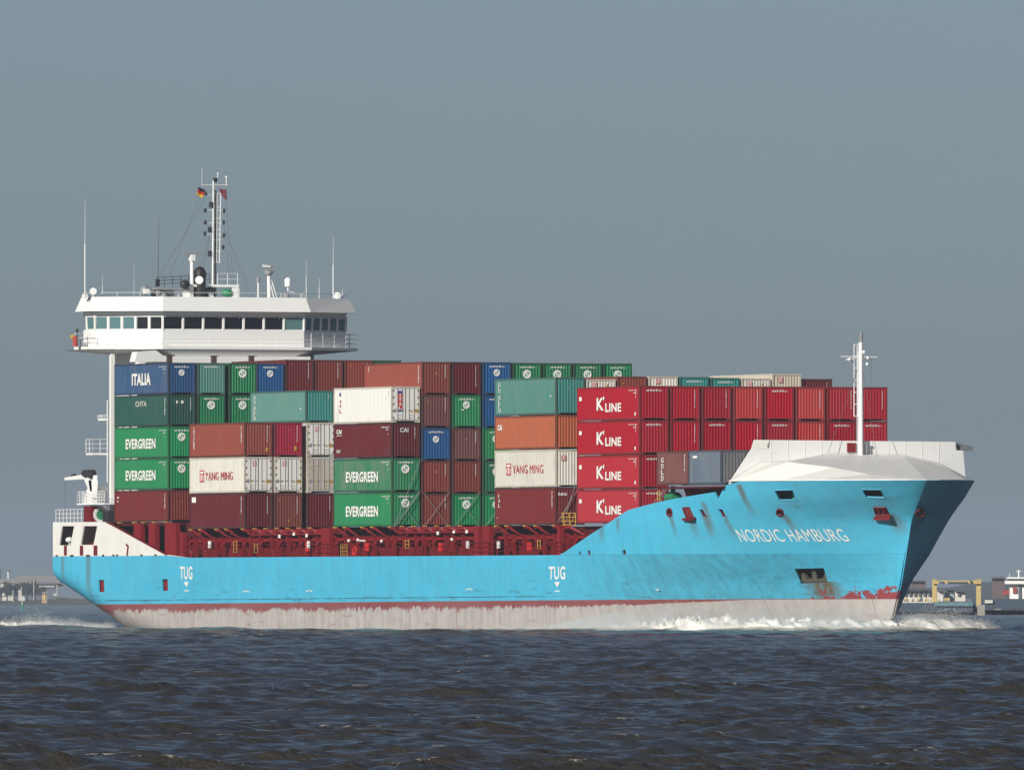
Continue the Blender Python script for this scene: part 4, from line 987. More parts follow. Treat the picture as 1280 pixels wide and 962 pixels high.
def container(bay, row, tier, z, H, col, dec=(), endcol=None, L_=LN, x=None, dy=0, extra='', plain_side=False):
    X0, Y0, _ = BAYS[bay]; X0 = X0 if x is None else x
    y = Y0+(row-1)*2.608+.09+dy
    tn = {1: 'bottom tier', 2: 'second tier', 3: 'third tier', 4: 'fourth tier', 5: 'top tier'}[tier]
    lab = f"{NAMES[col]} container{extra}, {tn}, {ORD[row]} row, {BN[bay]}"
    root = empty('shipping_container', (X0+L_/2, y+CW/2, z), lab, 'container', GRP[bay])
    sub = root; M_ = C_[col]; E_ = C_[endcol or col]; off = (-L_/2, -CW/2, 0)
    class R: pass
    n = 42 if L_ > 7 else 21
    if L_ < 7: n = 18
    objs = []
    def add(nm, me, m_, loc=(0, 0, 0), rz=0): 
        o = mk(nm, me, m_, root, (off[0]+loc[0], off[1]+loc[1], loc[2]), rz); return o
    add('inner_walls', body_me(L_, H), M_); add('corner_frame', frame_me(L_, H), grimy(M_.name) if col not in ('white', 'clean', 'cream') else paint('white_frame', (.55, .52, .44), .6, .7, (.28, .22, .15), .5))
    add('side_wall', side_me(L_, H, n), M_)
    before = set(root.children)
    D = list(dec)
    door = [d for d in D if d[0] == 'door']
    if door: reefer_end(root, L_, H, door[0][1], door[0][2])
    else: add('end_wall', end_me(H, 9 if col not in ('greyblue',) else 8), E_, (L_, 0, 0), math.pi/2)
    for d in D:
        k = d[0]
        if k == 'side': side_text(root, d[1], *d[2:6], mat=d[6] if len(d) > 6 else TXT, bold=d[7] if len(d) > 7 else .025)
        elif k == 'vert': vert_text(root, *d[1:])
        elif k == 'end': end_text(root, d[1], L_, *d[2:6])
        elif k == 'endv': marks(root, [(1.98, H-.35-.12*i) for i in range(d[1])], TXT, L_, sw=.06, sh=.08)
        elif k == 'strip': marks(root, [(.62+.13*i, H-.42) for i in range(10)], TXT, L_, sw=.09, sh=.13)
        elif k == 'code': marks(root, [(L_-2.0+.2*i, H-.38) for i in range(8)]+[(L_-1.1+.2*i, H-.58) for i in range(3)]+[(L_-.75, H-.9)], TXT, None, sw=.12, sh=.09)
        elif k == 'codev': marks(root, [(L_-.75, H-.4-.16*i) for i in range(d[1])], TXT, None, sw=.16, sh=.1)
        elif k == 'round': roundlogo(root, L_, CW/2-.02, H-d[1], d[2], E_)
        elif k == 'placard': marks(root, [(d[1], d[2])], paint('placard_amber', (.50, .30, .03), .5, .2), L_, 'warning_placard', d[3], d[4])
        elif k == 'sticker': marks(root, [(d[1], d[2])], TXT, None, 'sticker', d[3], d[4])
        elif k == 'endbox': marks(root, [(d[1], d[2])], TXT, L_, 'sticker', d[3], d[4])
        elif k == 'ymlogo': ym_logo(root, d[1], -.004, d[2], d[3], d[4], False)
        elif k == 'elogo': ym_logo(root, L_+.004, d[1], d[2], .38, .42, True)
    for o in root.children:
        if o not in before: o.location = Vector(o.location)+Vector(off) if o.name.split('.')[0] != 'end_wall' else o.location
    return root
HS, HH = 2.591, 2.896
EG = lambda: (('side', 'EVERGREEN', 2.6, 9.4, .78, 1.62, TXT, .035), ('code',), ('strip',), ('round', .86, .35))
def st(zs): return zs
P_ = .018
# --- block A
z = 0.0; zA = [0, 2.61, 5.22, 7.83, 10.44]
container('A', 1, 1, zA[0], HS, 'maroon', (('codev', 8), ('sticker', .7, 1.95, .35, .12), ('sticker', .7, 1.65, .25, .12), ('placard', 1.2, 1.6, .07, .1), ('endv', 8)), endcol='brown')
container('A', 1, 2, zA[1], HS, 'evergreen', EG())
container('A', 1, 3, zA[2], HS, 'evergreen', EG(), extra=' with white lettering and logo')
container('A', 1, 4, zA[3], HS, 'darkgreen', (('side', 'CHTA', 4.8, 7.4, 1.65, 2.1, paint('lettering_faded', (.42, .44, .38), .7, .6), .05), ('codev', 9), ('endv', 9), ('endbox', .72, 1.85, .25, .3), ('endbox', 1.15, 1.85, .25, .3), ('placard', 1.1, .95, .07, .07)))
container('A', 1, 5, zA[4], HS, 'blue', (('side', 'ITALIA', 4.0, 8.3, .80, 1.78, TXT, .04), ('code',), ('strip',), ('round', .82, .26)), endcol='bluef')
container('A', 2, 5, zA[4], HS, 'teal', (('strip',),), endcol='teal')
container('A', 2, 4, zA[3], HS, 'deepgreen', (('strip',), ('round', .86, .35)), endcol='evergreen')
container('A', 3, 5, zA[4], HS, 'deepgreen', (('strip',), ('round', .86, .35)), dy=.17, endcol='evergreen')
container('A', 3, 4, zA[3], HS, 'deepgreen', (('strip',), ('round', .86, .35)), dy=.17, endcol='evergreen', extra=' half hidden')
container('A', 4, 5, zA[4], HS, 'bluef', (('strip',), ('round', .86, .28)))
for r, c in ((5, 'maroon'), (6, 'brown'), (7, 'brownr')):
    container('A', r, 5, zA[4]+.12, HH-.12, c, (('endv', 11), ('placard', .55, 2.3, .07, .1)))
container('A', 8, 5, zA[4]+.12, HH-.12, 'deepgreen')
# --- block B
b0 = -.645; t1 = 2.90; t2 = 2.92; t3 = 2.80
container('B', 1, 1, b0, HH-.02, 'maroond', (('codev', 9), ('sticker', .55, 2.15, 1.1, .42), ('endv', 12)), endcol='maroond')
container('B', 1, 2, b0+t1, HH, 'white', (('side', 'YANG MING', 3.5, 9.6, 1.05, 1.72, TXR, .0), ('ymlogo', 2.3, .92, .95, .95), ('codev', 3), ('door', 'T', False)), extra=' with red lettering')
container('B', 1, 3, b0+t1+t2, 2.78, 'brownr', (('vert', 'TEXTAINER', .9, .7, 2.45, .30), ('codev', 9), ('endv', 11), ('placard', .45, 2.2, .1, .14), ('placard', 1.85, .42, .28, .36)))
container('B', 2, 1, b0, HH-.02, 'brown', (('endv', 12), ('placard', .45, 2.3, .1, .14), ('placard', 1.2, .5, .1, .26)))
container('B', 2, 2, b0+t1, HH, 'white', (('door', 'T', False),), extra=' with white doors')
container('B', 2, 3, b0+t1+t2, 2.78, 'cherry', (('endv', 11), ('placard', 1.2, 2.1, .1, .14), ('placard', 1.75, .5, .28, .36)))
container('B', 3, 1, b0, HH-.02, 'maroond', (('endv', 10),), dy=.24)
container('B', 3, 2, b0+t1, HH, 'cream', (('door', 'T', True),), dy=.24, extra=' with grimy doors')
container('B', 3, 3, b0+t1+t2, 2.78, 'white', (('door', 'T', False),), dy=.24, extra=' with white doors')
container('B', 3, 4, b0+t1+t2+t3, HS, 'teal', (('vert', 'CHINA SHIPPING', .8, .3, 2.3, .45), ('sticker', 11.0, 1.05, .25, .12), ('placard', 1.1, 1.7, .08, .1), ('endv', 4)), dy=.12, endcol='tealb')
# --- block C
c0 = -.608; zC = [c0, c0+2.74, c0+5.44, c0+8.20]
container('C', 1, 1, zC[0], 2.70, 'evergreen', EG())
container('C', 1, 2, zC[1], 2.66, 'evergreen_worn', EG(), endcol='evergreen')
container('C', 1, 3, zC[2], 2.73, 'maroond', (('side', 'CAI', .6, 1.7, 1.95, 2.3, TXT, .04), ('side', 'CAI', .6, 1.4, .45, .7, TXT, .02), ('sticker', .6, 1.8, 1.1, .05), ('code',), ('end', 'CAI', .75, 1.45, 2.0, 2.35), ('endv', 8)))
container('C', 1, 4, zC[3], HH-.04, 'clean', (('vert', 'I', 1.2, 2.2, 2.55, .9, TXB), ('vert', 'TA', 1.2, 1.30, 1.95, .42, TXR), ('vert', 'L', 1.2, .85, 1.25, .42, TXR), ('sticker', 11.0, 1.9, .15, .1), ('codev', 4), ('door', 'ITAL', False)), extra=' with blue and red lettering')
ci = [c0+2.608*k for k in range(5)]
container('C', 2, 1, ci[0], HS, 'brown', (('endv', 8), ('placard', .5, 2.1, .1, .14)))
container('C', 2, 2, ci[1], HS, 'brown', (('endv', 8), ('placard', 1.2, 1.6, .1, .14)))
container('C', 2, 3, ci[2], HS, 'bluef', (('strip',), ('round', .92, .27)))
container('C', 2, 4, ci[3], HS, 'brownd', (('endv', 9), ('placard', .5, 2.0, .1, .14)))
container('C', 2, 5, ci[4], HS, 'brownr', (('vert', 'TRI', .9, 1.95, 2.35, .25), ('codev', 9), ('endv', 9), ('placard', 1.2, 1.6, .1, .14)), endcol='brown')
container('C', 3, 1, ci[0], HS, 'evergreen', (('strip',), ('round', .86, .35)))
container('C', 3, 2, ci[1], HS, 'brown', (('endv', 8), ('placard', .45, 2.1, .1, .14)))
container('C', 3, 3, ci[2], HS, 'brownd', (('endv', 8), ('placard', 1.15, 1.6, .1, .14)))
container('C', 3, 4, ci[3], HS, 'evergreen', (('strip',), ('round', .80, .30), ('endbox', .8, 1.35, .22, .12)))
container('C', 3, 5, ci[4], HS, 'maroond', (('endv', 14),))
container('C', 4, 1, ci[0], HS, 'evergreen', (('strip',), ('round', .86, .35)))
container('C', 4, 2, ci[1], HS, 'deepgreen', (('strip',), ('round', .86, .35)))
container('C', 4, 3, ci[2], HS, 'evergreen', (('strip',), ('round', .86, .35)))
container('C', 4, 4, ci[3], HS, 'bluef', (('strip',),))
container('C', 4, 5, ci[4], HS, 'bluef', (('strip',), ('round', .84, .28)))
for r in (5, 6, 7, 8): container('C', r, 5, ci[4]-.04, HS, 'deepgreen', (('strip',), ('round', .90, .35)), endcol='evergreen')
# --- block D
d0 = -.64; zD = [d0, d0+2.93, d0+5.85, d0+8.49]
container('D', 1, 1, zD[0], HH, 'maroon', (('vert', '1AL', .75, 1.4, 2.5, .35), ('codev', 8), ('placard', .2, .9, .02, .02), ('end', 'tex', .2, 1.0, 2.25, 2.5), ('sticker', .5, .55, .2, .06)), endcol='maroon')
container('D', 1, 2, zD[1], HH-.02, 'white', (('side', 'YANG MING', 3.6, 9.7, 1.05, 1.72, TXR, .0), ('ymlogo', 2.3, .95, 1.0, .9), ('sticker', 2.4, 2.35, 1.8, .07), ('elogo', .5, 2.0), ('placard', 1.9, 1.3, .12, .2)), extra=' with red lettering')
container('D', 1, 3, zD[2], HS+.01, 'orange', (('side', 'CAI', .6, 1.5, 1.5, 1.95, TXT, .05), ('sticker', 5.5, .4, .1, .06)))
container('D', 1, 4, zD[3], HH-.02, 'teal', (('vert', 'CHINA SHIPPING', .75, .25, 2.6, .45), ('sticker', 11.2, 1.35, .25, .14), ('placard', 1.1, 1.95, .08, .1)), endcol='tealb')
def topz(px, py, row): return float(onX(px, py, 82.07+LN)[2])
for r, c, px, py, H, dec in ((2, 'white', 750, 473.8, HH, (('elogo', .5, 2.25), ('placard', 1.7, 2.3, .1, .2))), (3, 'brownr', 790, 470.3, HH, (('placard', .4, 2.3, .1, .14),)),
    (4, 'white', 828, 470.3, HH, (('elogo', .6, 2.3),)), (5, 'tealb', 868, 471, HS, (('strip',),)), (6, 'tealb', 907, 472, HS, (('strip',),)), (7, 'white', 945, 472.5, HH, (('elogo', .5, 2.2), ('placard', 1.7, 2.3, .1, .2))),
    (8, 'cream', 985, 467.2, HH, (('elogo', .5, 2.2),)), (9, 'maroond', 1024, 473.4, HS, (('endv', 5),))):
    container('D', r, 4, topz(px, py, r)-H, H, c, dec)
# --- block E
e0 = -.561
for t in range(4):
    container('E', 1, t+1, e0+t*2.613, HS, 'crimson', (('side', 'K', 3.9, 5.3, .78, 1.75, TXT, .03), ('side', "'", 5.15, 5.4, 1.55, 1.85, TXT, .03), ('side', 'LINE', 5.6, 8.7, .66, 1.32, TXT, .03), ('sticker', .45, 1.55, .55, .42), ('code',), ('codev', 3), ('sticker', 11.3, .33, .35, .22), ('strip',)), extra=' with white lettering', endcol='crimsonb')
for r in range(2, 9):
    c4 = {4: 'scarlet', 6: 'scarlet'}.get(r, 'crimson' if r % 3 else 'crimsonb')
    container('E', r, 4, e0+3*2.613, HS, c4, (('strip',),) if r in (5,) else (('endv', 12),))
    container('E', r, 3, e0+2*2.613, HS, 'scarlet' if r == 6 else 'crimsonb' if r % 2 else 'crimson', (('endv', 12),) if r in (2, 4, 6) else (('strip',),))
# --- block F, twenty-footers
f0 = 2.27
container('F', 1, 1, f0, HS, 'brownd', (('vert', 'GOLD', .85, .35, 2.2, .5), ('codev', 8)), L_=6.058)
container('F', 1, 1, f0, HS, 'greyblue', (('sticker', .8, 2.0, .9, .22),), L_=6.058, x=111.03+6.15, endcol='rusty')
container('F', 2, 1, f0, HS, 'rusty', (), L_=6.058, x=111.03+6.15)

# lashing rods across the fronts of the lower tiers
def lash(x, y0, z0, y1, z1):
    g = MB(); g.tube((x, y0, z0), (x+.0, y1, z1), .018, 5); g.build('lashing_rod', GREY, ship)
xc = 48.58+LN+.14
for r, tall in ((1, 1), (2, 0), (3, 0), (4, 0)):
    y = (r-1)*2.608+.1
    lash(xc, y+.1, c0-.05, y+2.3, c0+2.7); lash(xc+.03, y+2.3, c0-.05, y+.1 if r == 2 else y+1.1, c0+2.6 if r == 2 else c0+1.5)
    if tall: lash(xc+.06, y+.15, c0-.05, y+2.4, c0+5.3); lash(xc+.1, y+.3, c0-.05, y+2.35, c0+2.75)
xd = 82.07+LN+.14
for k in range(3): lash(xd+.05*k, .2+.25*k, d0+.2, 2.1+.1*k, d0+3.0+1.0*k)
xe = 97.32+LN+.12
for k in range(3): lash(xe+.04*k, .8+.4*k, e0+.3, 2.6+.1*k, e0+2.6)

# ------------------------------------------------------------------ water
cx, cy = CAM[0], CAM[1]; th0 = math.atan2(fw[1], fw[0])
AW = math.radians(4.2); NC = 440
ds = [118.0]
while ds[-1] < 2700: ds.append(ds[-1]+max(.13, ds[-1]*.00085))
ds = np.array(ds); NR = len(ds)
ang = th0+np.linspace(AW, -AW, NC)
D, A = np.meshgrid(ds, ang, indexing='ij')
X = cx+D*np.cos(A); Y = cy+D*np.sin(A)
H = np.zeros_like(X); DX = np.zeros_like(X); DY = np.zeros_like(X); J = np.zeros_like(X)
wd = th0+math.radians(205)
for i in range(88):
    lam = 0.36*(38**(i/87.0)); k = 2*math.pi/lam; a_ = wd+rng.normal(0, .62); ph = rng.uniform(0, 2*math.pi)
    amp = .0070*lam**.70*rng.uniform(.55, 1.2)*(1.40 if lam < 2.0 else .82)
    if lam > 6: amp *= (6/lam)**1.15
    fade = np.clip(lam/(D*.0024), 0, 1)**1.3
    arg = k*(X*math.cos(a_)+Y*math.sin(a_))+ph
    s_, c_ = np.sin(arg), np.cos(arg); H += amp*fade*c_; Q = .8
    DX -= Q*amp*fade*math.cos(a_)*s_; DY -= Q*amp*fade*math.sin(a_)*s_; J += Q*k*amp*fade*c_
def smooth2(sc, seed):
    r = np.random.default_rng(seed); o = np.zeros_like(X)
    for _ in range(9):
        a_ = r.uniform(0, 2*math.pi); k = 2*math.pi/(sc*r.uniform(.6, 1.8)); o += np.cos(k*(X*math.cos(a_)+Y*math.sin(a_))+r.uniform(0, 6.3))
    return o/3.0
gust = .85+.22*smooth2(60, 3); H *= gust
# stern wave: swells trailing from the quarter; bow wave shoulders
def ridge(pts, hs, wid):
    out = np.zeros_like(X)
    for (p, q), (h0, h1) in zip(zip(pts[:-1], pts[1:]), zip(hs[:-1], hs[1:])):
        p = np.array(p); q = np.array(q); dv = q-p; L2 = dv@dv
        t = np.clip(((X-p[0])*dv[0]+(Y-p[1])*dv[1])/L2, 0, 1); dist2 = (X-p[0]-t*dv[0])**2+(Y-p[1]-t*dv[1])**2
        out = np.maximum(out, (h0+(h1-h0)*t)*np.exp(-dist2/wid**2))
    return out
sternR = ridge([(6, -2.5), (0, -4.5), (-8, -5.5), (-13, -8), (-22, -12), (-34, -16)], [.0, .28, .25, .62, .40, .3], 2.2)
bowR = ridge([(70, -2.5), (96, -4.0), (112, -4.5), (122, -3.0), (129, 3.0), (132.5, 11.7), (132, 15.5), (131, 18.5), (130, 21)], [.0, .12, .22, .30, .38, .38, .38, .34, .1], 2.0)
hump = ridge([(6, -1.8), (16, -2.2), (30, -2.5)], [.0, -.1, 0], 2.5)
H = H+sternR+bowR+hump
edge = np.clip((AW-np.abs(A-th0))/math.radians(.35), 0, 1)*np.clip((D-118)/25, 0, 1)*np.clip((2700-D)/500, 0, 1)
# crest foam flecks
brk = smooth2(9, 5)*.5+smooth2(3.1, 8)*.5
jq = np.quantile(J[ds < 900], .975); print('jq', jq)
crest = np.clip((J-jq*.9)/(jq*.35), 0, 1)*np.clip((brk-.35)/.6, 0, 1)*.8
foam = np.clip(crest, 0, 1)
lump = smooth2(1.1, 21)*.5+smooth2(.45, 22)*.4
foam = np.maximum(foam, np.clip((sternR-.16)*3.2+lump*.45-.25, 0, 1)*np.clip(sternR*4-.3, 0, 1))
foam = np.maximum(foam, np.clip((bowR-.05)*7.0+lump*.6, 0, 1)*np.clip(bowR*9, 0, 1))
H += (np.clip(bowR*1.1, 0, 1)*.16+np.clip(sternR, 0, 1)*.10)*lump
foam *= edge
Z = WZ+H*edge; X2 = X+DX*edge; Y2 = Y+DY*edge
co_ = np.stack([X2, Y2, Z], -1).reshape(-1, 3)
idx = np.arange(NR*NC).reshape(NR, NC)
quads = np.stack([idx[:-1, :-1], idx[:-1, 1:], idx[1:, 1:], idx[1:, :-1]], -1).reshape(-1, 4)
# the rest of the sheet, out to the horizon
extra = []; eq = []
base = NR*NC
angs2 = np.concatenate([th0+np.linspace(AW, 2*math.pi-AW, 60)])
rads = [0.5, 118.0, 400, 1000, 2700.0, 8000, 30000]
def pt(r, a): return (cx+r*math.cos(a), cy+r*math.sin(a), WZ)
grid = {}
for j, r in enumerate(rads):
    for i, a in enumerate(angs2): grid[j, i] = base+len(extra); extra.append(pt(r, a))
for j in range(len(rads)-1):
    for i in range(len(angs2)-1): eq.append((grid[j, i], grid[j, i+1], grid[j+1, i+1], grid[j+1, i]))
angs3 = th0+np.linspace(-AW, AW, 24)
for j, r in enumerate(rads):
    if r in (400, 1000): continue
    for i, a in enumerate(angs3): grid['c', j, i] = base+len(extra); extra.append(pt(r, a))
for j0, j1 in ((0, 1), (4, 5), (5, 6)):
    for i in range(len(angs3)-1): eq.append((grid['c', j0, i], grid['c', j0, i+1], grid['c', j1, i+1], grid['c', j1, i]))
allv = np.concatenate([co_, np.array(extra)]); allq = np.concatenate([quads[:, ::-1], np.array(eq)])
me = bpy.data.meshes.new('water'); me.vertices.add(len(allv)); me.vertices.foreach_set('co', allv.astype(np.float32).ravel())
me.loops.add(len(allq)*4); me.loops.foreach_set('vertex_index', allq.astype(np.int32).ravel())
me.polygons.add(len(allq)); me.polygons.foreach_set('loop_start', np.arange(0, len(allq)*4, 4, dtype=np.int32))
me.polygons.foreach_set('use_smooth', np.ones(len(allq), bool))
me.update(calc_edges=True)
at_ = me.attributes.new('foam', 'FLOAT', 'POINT'); at_.data.foreach_set('value', np.concatenate([foam.ravel(), np.zeros(len(extra))]).astype(np.float32))
# crest height drives how much silty light comes through
print('water', len(allv), 'Hrms', H.std())
water = link(bpy.data.objects.new('water', me)); tag(water, kind='structure')
m, t, b = nodes('river_water'); geo = N(t, 'ShaderNodeNewGeometry')
v = geo.outputs['Position']
b.inputs['Base Color'].default_value = (.030, .030, .024, 1); b.inputs['Roughness'].default_value = .16; b.inputs['IOR'].default_value = 1.333; b.inputs['Specular IOR Level'].default_value = .28
big = noise(t, v, .05, (1, 1, 1), 3)
fo = N(t, 'ShaderNodeAttribute'); fo.attribute_name = 'foam'
spk = noise(t, v, 5.5, (1, 1, 1), 6, .75)
ff = math_(t, 'MULTIPLY', fo.outputs['Fac'], 1.0)
fm_ = ramp(t, math_(t, 'ADD', ff, math_(t, 'MULTIPLY', math_(t, 'SUBTRACT', spk, .5), 2.6)), .55, .95)
fm_ = math_(t, 'MULTIPLY', fm_, math_(t, 'GREATER_THAN', ff, .02))
c = mixc(t, ramp(t, big, .4, .7), (.046, .043, .035), (.060, .053, .040))
c = mixc(t, fm_, c, (.60, .57, .50)); t.links.new(c, b.inputs['Base Color'])
t.links.new(math_(t, 'ADD', math_(t, 'MULTIPLY', fm_, .6), .12), b.inputs['Roughness'])
bp = N(t, 'ShaderNodeBump'); bp.inputs['Strength'].default_value = .8; bp.inputs['Distance'].default_value = .16
t.links.new(math_(t, 'ADD', noise(t, v, 3.4, (1, 1, 1), 6, .68), math_(t, 'MULTIPLY', noise(t, v, .45, (1, 1, 1), 3), 2.0)), bp.inputs['Height']); t.links.new(bp.outputs[0], b.inputs['Normal'])
me.materials.append(m)

# foam thrown up by the bow and the quarter: lumpy ridges and flying drops
FOAM, t, b = nodes('sea_foam'); b.inputs['Base Color'].default_value = (.74, .73, .68, 1); b.inputs['Roughness'].default_value = .85
b.inputs['Subsurface Weight'].default_value = 0
geo = N(t, 'ShaderNodeNewGeometry'); nn_ = noise(t, geo.outputs['Position'], 1.4, (1, 1, 1), 6, .7)
t.links.new(mixc(t, ramp(t, nn_, .35, .62), (.62, .60, .54), (.84, .83, .80)), b.inputs['Base Color'])
def foam_ridge(pts, hs, ws, n, name, lab, seed):
    r = np.random.default_rng(seed); pts = np.array(pts, float); seg = np.r_[0, np.cumsum(np.linalg.norm(np.diff(pts, axis=0), axis=1))]; L = seg[-1]
    nu, nv = int(L*7), 22; V = np.zeros((nu, nv, 3)); oct_ = [(r.uniform(.5, 9), r.uniform(.5, 7), r.uniform(0, 6.3)) for _ in range(46)]
    for i in range(nu):
        s = L*i/(nu-1); p = np.array([np.interp(s, seg, pts[:, 0]), np.interp(s, seg, pts[:, 1])]); q = np.array([np.interp(min(L, s+.4), seg, pts[:, 0]), np.interp(min(L, s+.4), seg, pts[:, 1])])
        q0 = np.array([np.interp(max(0, s-.4), seg, pts[:, 0]), np.interp(max(0, s-.4), seg, pts[:, 1])]); d = (q-q0)/np.linalg.norm(q-q0); nrm = np.array([-d[1], d[0]])
        h = np.interp(s, seg, hs); w_ = np.interp(s, seg, ws)
        for j in range(nv):
            u = -1+2*j/(nv-1); nz = sum(math.sin(a*s+b*u*w_*1.3+c)/(1+.12*(a*a+b*b)) for a, b, c in oct_)*.33
            nz2 = sum(math.sin(3.1*a*s+3.4*b*u*w_+c*2)/(1+.05*(a*a+b*b)) for a, b, c in oct_[:24])*.12
            z = h*.72*max(0, 1-u*u)**.8*(1+.30*nz)+h*nz2*.85*max(0, 1-u*u)-.08
            V[i, j] = (*(p+nrm*u*w_*(1+.15*nz)), WZ+z)
    g = MB(); g.v = [tuple(x) for x in V.reshape(-1, 3)]
    for i in range(nu-1):
        for j in range(nv-1): a = i*nv+j; g.f.append((a, a+1, a+nv+1, a+nv))
    # drops
    g2 = MB()
    for _ in range(n):
        s = r.uniform(0, L); p = np.array([np.interp(s, seg, pts[:, 0]), np.interp(s, seg, pts[:, 1])]); h = np.interp(s, seg, hs); w_ = np.interp(s, seg, ws)
        clus = .5+.5*math.sin(s*1.7+seed)*math.sin(s*.6+1); z = WZ+abs(r.normal(0, .55))*h*(.6+1.1*clus)+h*.2; rr = r.uniform(.012, .042); x = p+r.normal(0, .7, 2)*w_*.6
        k = len(g2.v); d3 = r.normal(0, 1, (4, 3)); d3 /= np.linalg.norm(d3, axis=1)[:, None]
        for q in d3: g2.v.append((x[0]+q[0]*rr, x[1]+q[1]*rr, z+q[2]*rr))
        g2.f += [(k, k+1, k+2), (k, k+2, k+3), (k, k+3, k+1), (k+1, k+3, k+2)]
    n0 = len(g.v); g.v += g2.v; g.f += [tuple(i+n0 for i in f) for f in g2.f]
    o = g.build(name, FOAM, None, smooth=True); 
    return tag(o, lab, 'foam', kind='stuff')
foam_ridge([(84, -1.3), (96, -1.9), (106, -2.6), (113, -3.0), (119, -2.4), (124, -1.2), (128, 3), (131.2, 8), (132.6, 11.7)], [.18, .34, .55, .80, 1.05, 1.40, 1.2, 1.05, .9], [.4, .7, 1.1, 1.5, 1.7, 1.7, 1.6, 1.4, 1.0], 22000, 'bow_wave_foam', 'white foam thrown up along the starboard side of the bow', 4)
foam_ridge([(132.4, 11.9), (132.7, 14), (132.3, 16.5), (131.5, 18.8), (130.4, 21)], [.95, 1.2, 1.05, .8, .08], [1.0, 1.4, 1.5, 1.3, .5], 14000, 'port_bow_wave_foam', 'white foam curling away to the right of the stem', 9)
foam_ridge([(3, -1.2), (-3, -2.6), (-8, -3.6), (-12, -6)], [.25, .45, .8, .6], [.6, 1.0, 1.3, 1.0], 9000, 'stern_wave_foam', 'white spray trailing behind the stern quarter', 13)

# fine spray hanging over the bow wave and the quarter: real, thin volumes
def spray(name, pts, hs, ws, dens, lab):
    g = MB(); n = len(pts); rings = []
    for i, (p, h, w_) in enumerate(zip(pts, hs, ws)):
        q = Vector((*pts[min(i+1, n-1)], 0))-Vector((*pts[max(i-1, 0)], 0)); q.normalize(); nn = Vector((-q.y, q.x, 0))
        rings.append([Vector((p[0], p[1], WZ-.1))+nn*w_*math.cos(a)+Vector((0, 0, h*math.sin(a))) for a in np.linspace(0, math.pi, 11)])
    k = 11
    for r_ in rings: g.v += [tuple(p) for p in r_]
    for i in range(n-1):
        for j in range(k-1): a = i*k+j; g.f.append((a, a+1, a+k+1, a+k))
        g.f.append((i*k, i*k+k, i*k+k+k-1, i*k+k-1))
    g.f.append(tuple(range(k))); g.f.append(tuple(range((n-1)*k, n*k)[::-1]))
    m = bpy.data.materials.new(name); m.use_nodes = True; t = m.node_tree; t.nodes.clear()
    pv = t.nodes.new('ShaderNodeVolumePrincipled'); pv.inputs['Color'].default_value = (.97, .97, .96, 1); pv.inputs['Anisotropy'].default_value = .1
    geo = N(t, 'ShaderNodeNewGeometry'); v = geo.outputs['Position']; sp = N(t, 'ShaderNodeSeparateXYZ'); t.links.new(v, sp.inputs[0])
    hmax = max(hs); f = ramp(t, sp.outputs[2], WZ+hmax*.95, WZ+.1); nz = ramp(t, noise(t, v, .55, (1, 1, .8), 5, .65), .42, .72)
    t.links.new(math_(t, 'MULTIPLY', math_(t, 'MULTIPLY', math_(t, 'POWER', f, 1.7), nz), dens), pv.inputs['Density'])
    o_ = t.nodes.new('ShaderNodeOutputMaterial'); t.links.new(pv.outputs[0], o_.inputs['Volume'])
    o = g.build(name, m); tag(o, lab, 'spray', kind='stuff')
spray('bow_spray', [(100, -3.2), (108, -3.6), (116, -3.6), (122, -2.6), (126.5, .5), (130.5, 6), (133.2, 11.7), (132.8, 15.5), (131, 20)], [.4, 1.1, 1.7, 2.2, 2.4, 2.0, 1.6, 1.5, .8], [.8, 1.5, 2.0, 2.2, 2.0, 2.0, 1.8, 1.8, 1.0], 1.7, 'fine white spray hanging over the bow wave')
spray('stern_spray', [(4, -1.6), (-2, -3), (-6, -4), (-9, -5), (-11, -6)], [.3, 1.0, 1.7, 1.2, .3], [.6, 1.4, 1.6, 1.2, .4], .8, 'faint spray drifting behind the stern quarter')

# ------------------------------------------------------------------ the far shores
PXM = lambda d: d/F         # metres per photo pixel at distance d
def farpt(px, py, d): r = ray(px, py); k = math.hypot(r[0], r[1]); return Vector((CAM[0]+r[0]/k*d, CAM[1]+r[1]/k*d, CAM[2]+r[2]/k*d))
def fbox(g, px0, px1, py0, py1, d, dep=12, zb=None):
    a, b_ = farpt(px0, py1, d), farpt(px1, py0, d); a2, b2 = farpt(px0, py1, d+dep), farpt(px1, py0, d+dep)
    z0 = a.z if zb is None else zb; z1 = b_.z
    g.prism([(a.x, a.y, z0), (b_.x, b_.y, z0), (b2.x, b2.y, z0), (a2.x, a2.y, z0)], [(a.x, a.y, z1), (b_.x, b_.y, z1), (b2.x, b2.y, z1), (a2.x, a2.y, z1)])
def terrain(name, px0, px1, d0, d1, prof, mat):
    g = MB(); n = 60; nr = 8; pxs = np.linspace(px0, px1, n)
    for j in range(nr+1):
        d = d0+(d1-d0)*j/nr
        for px in pxs:
            p = far(px, d); z = WZ-.6+prof(px, j/nr); g.v.append((p[0], p[1], z))
    for j in range(nr):
        for i in range(n-1): a = j*n+i; g.f.append((a, a+1, a+n+1, a+n))
    o = g.build(name, mat, None, smooth=True); tag(o, kind='structure'); return o
LANDM = paint('shore_grass', (.10, .095, .06), .9, .6, (.16, .14, .11)); SAND = paint('shore_sand', (.30, .26, .20), .9, .5, (.20, .17, .12)); HILL = paint('far_hill', (.05, .06, .05), .9, .5, (.09, .08, .07))
DL = 6200; u = PXM(DL)
def profL(px, t): return .6+1.9*min(1, t*5)+ .5*math.sin(px*.11)*t + 1.0*t
terrain('left_shore', -420, 420, DL-250, DL+1500, profL, LANDM)
zl = far(0, DL)[2]+2.2
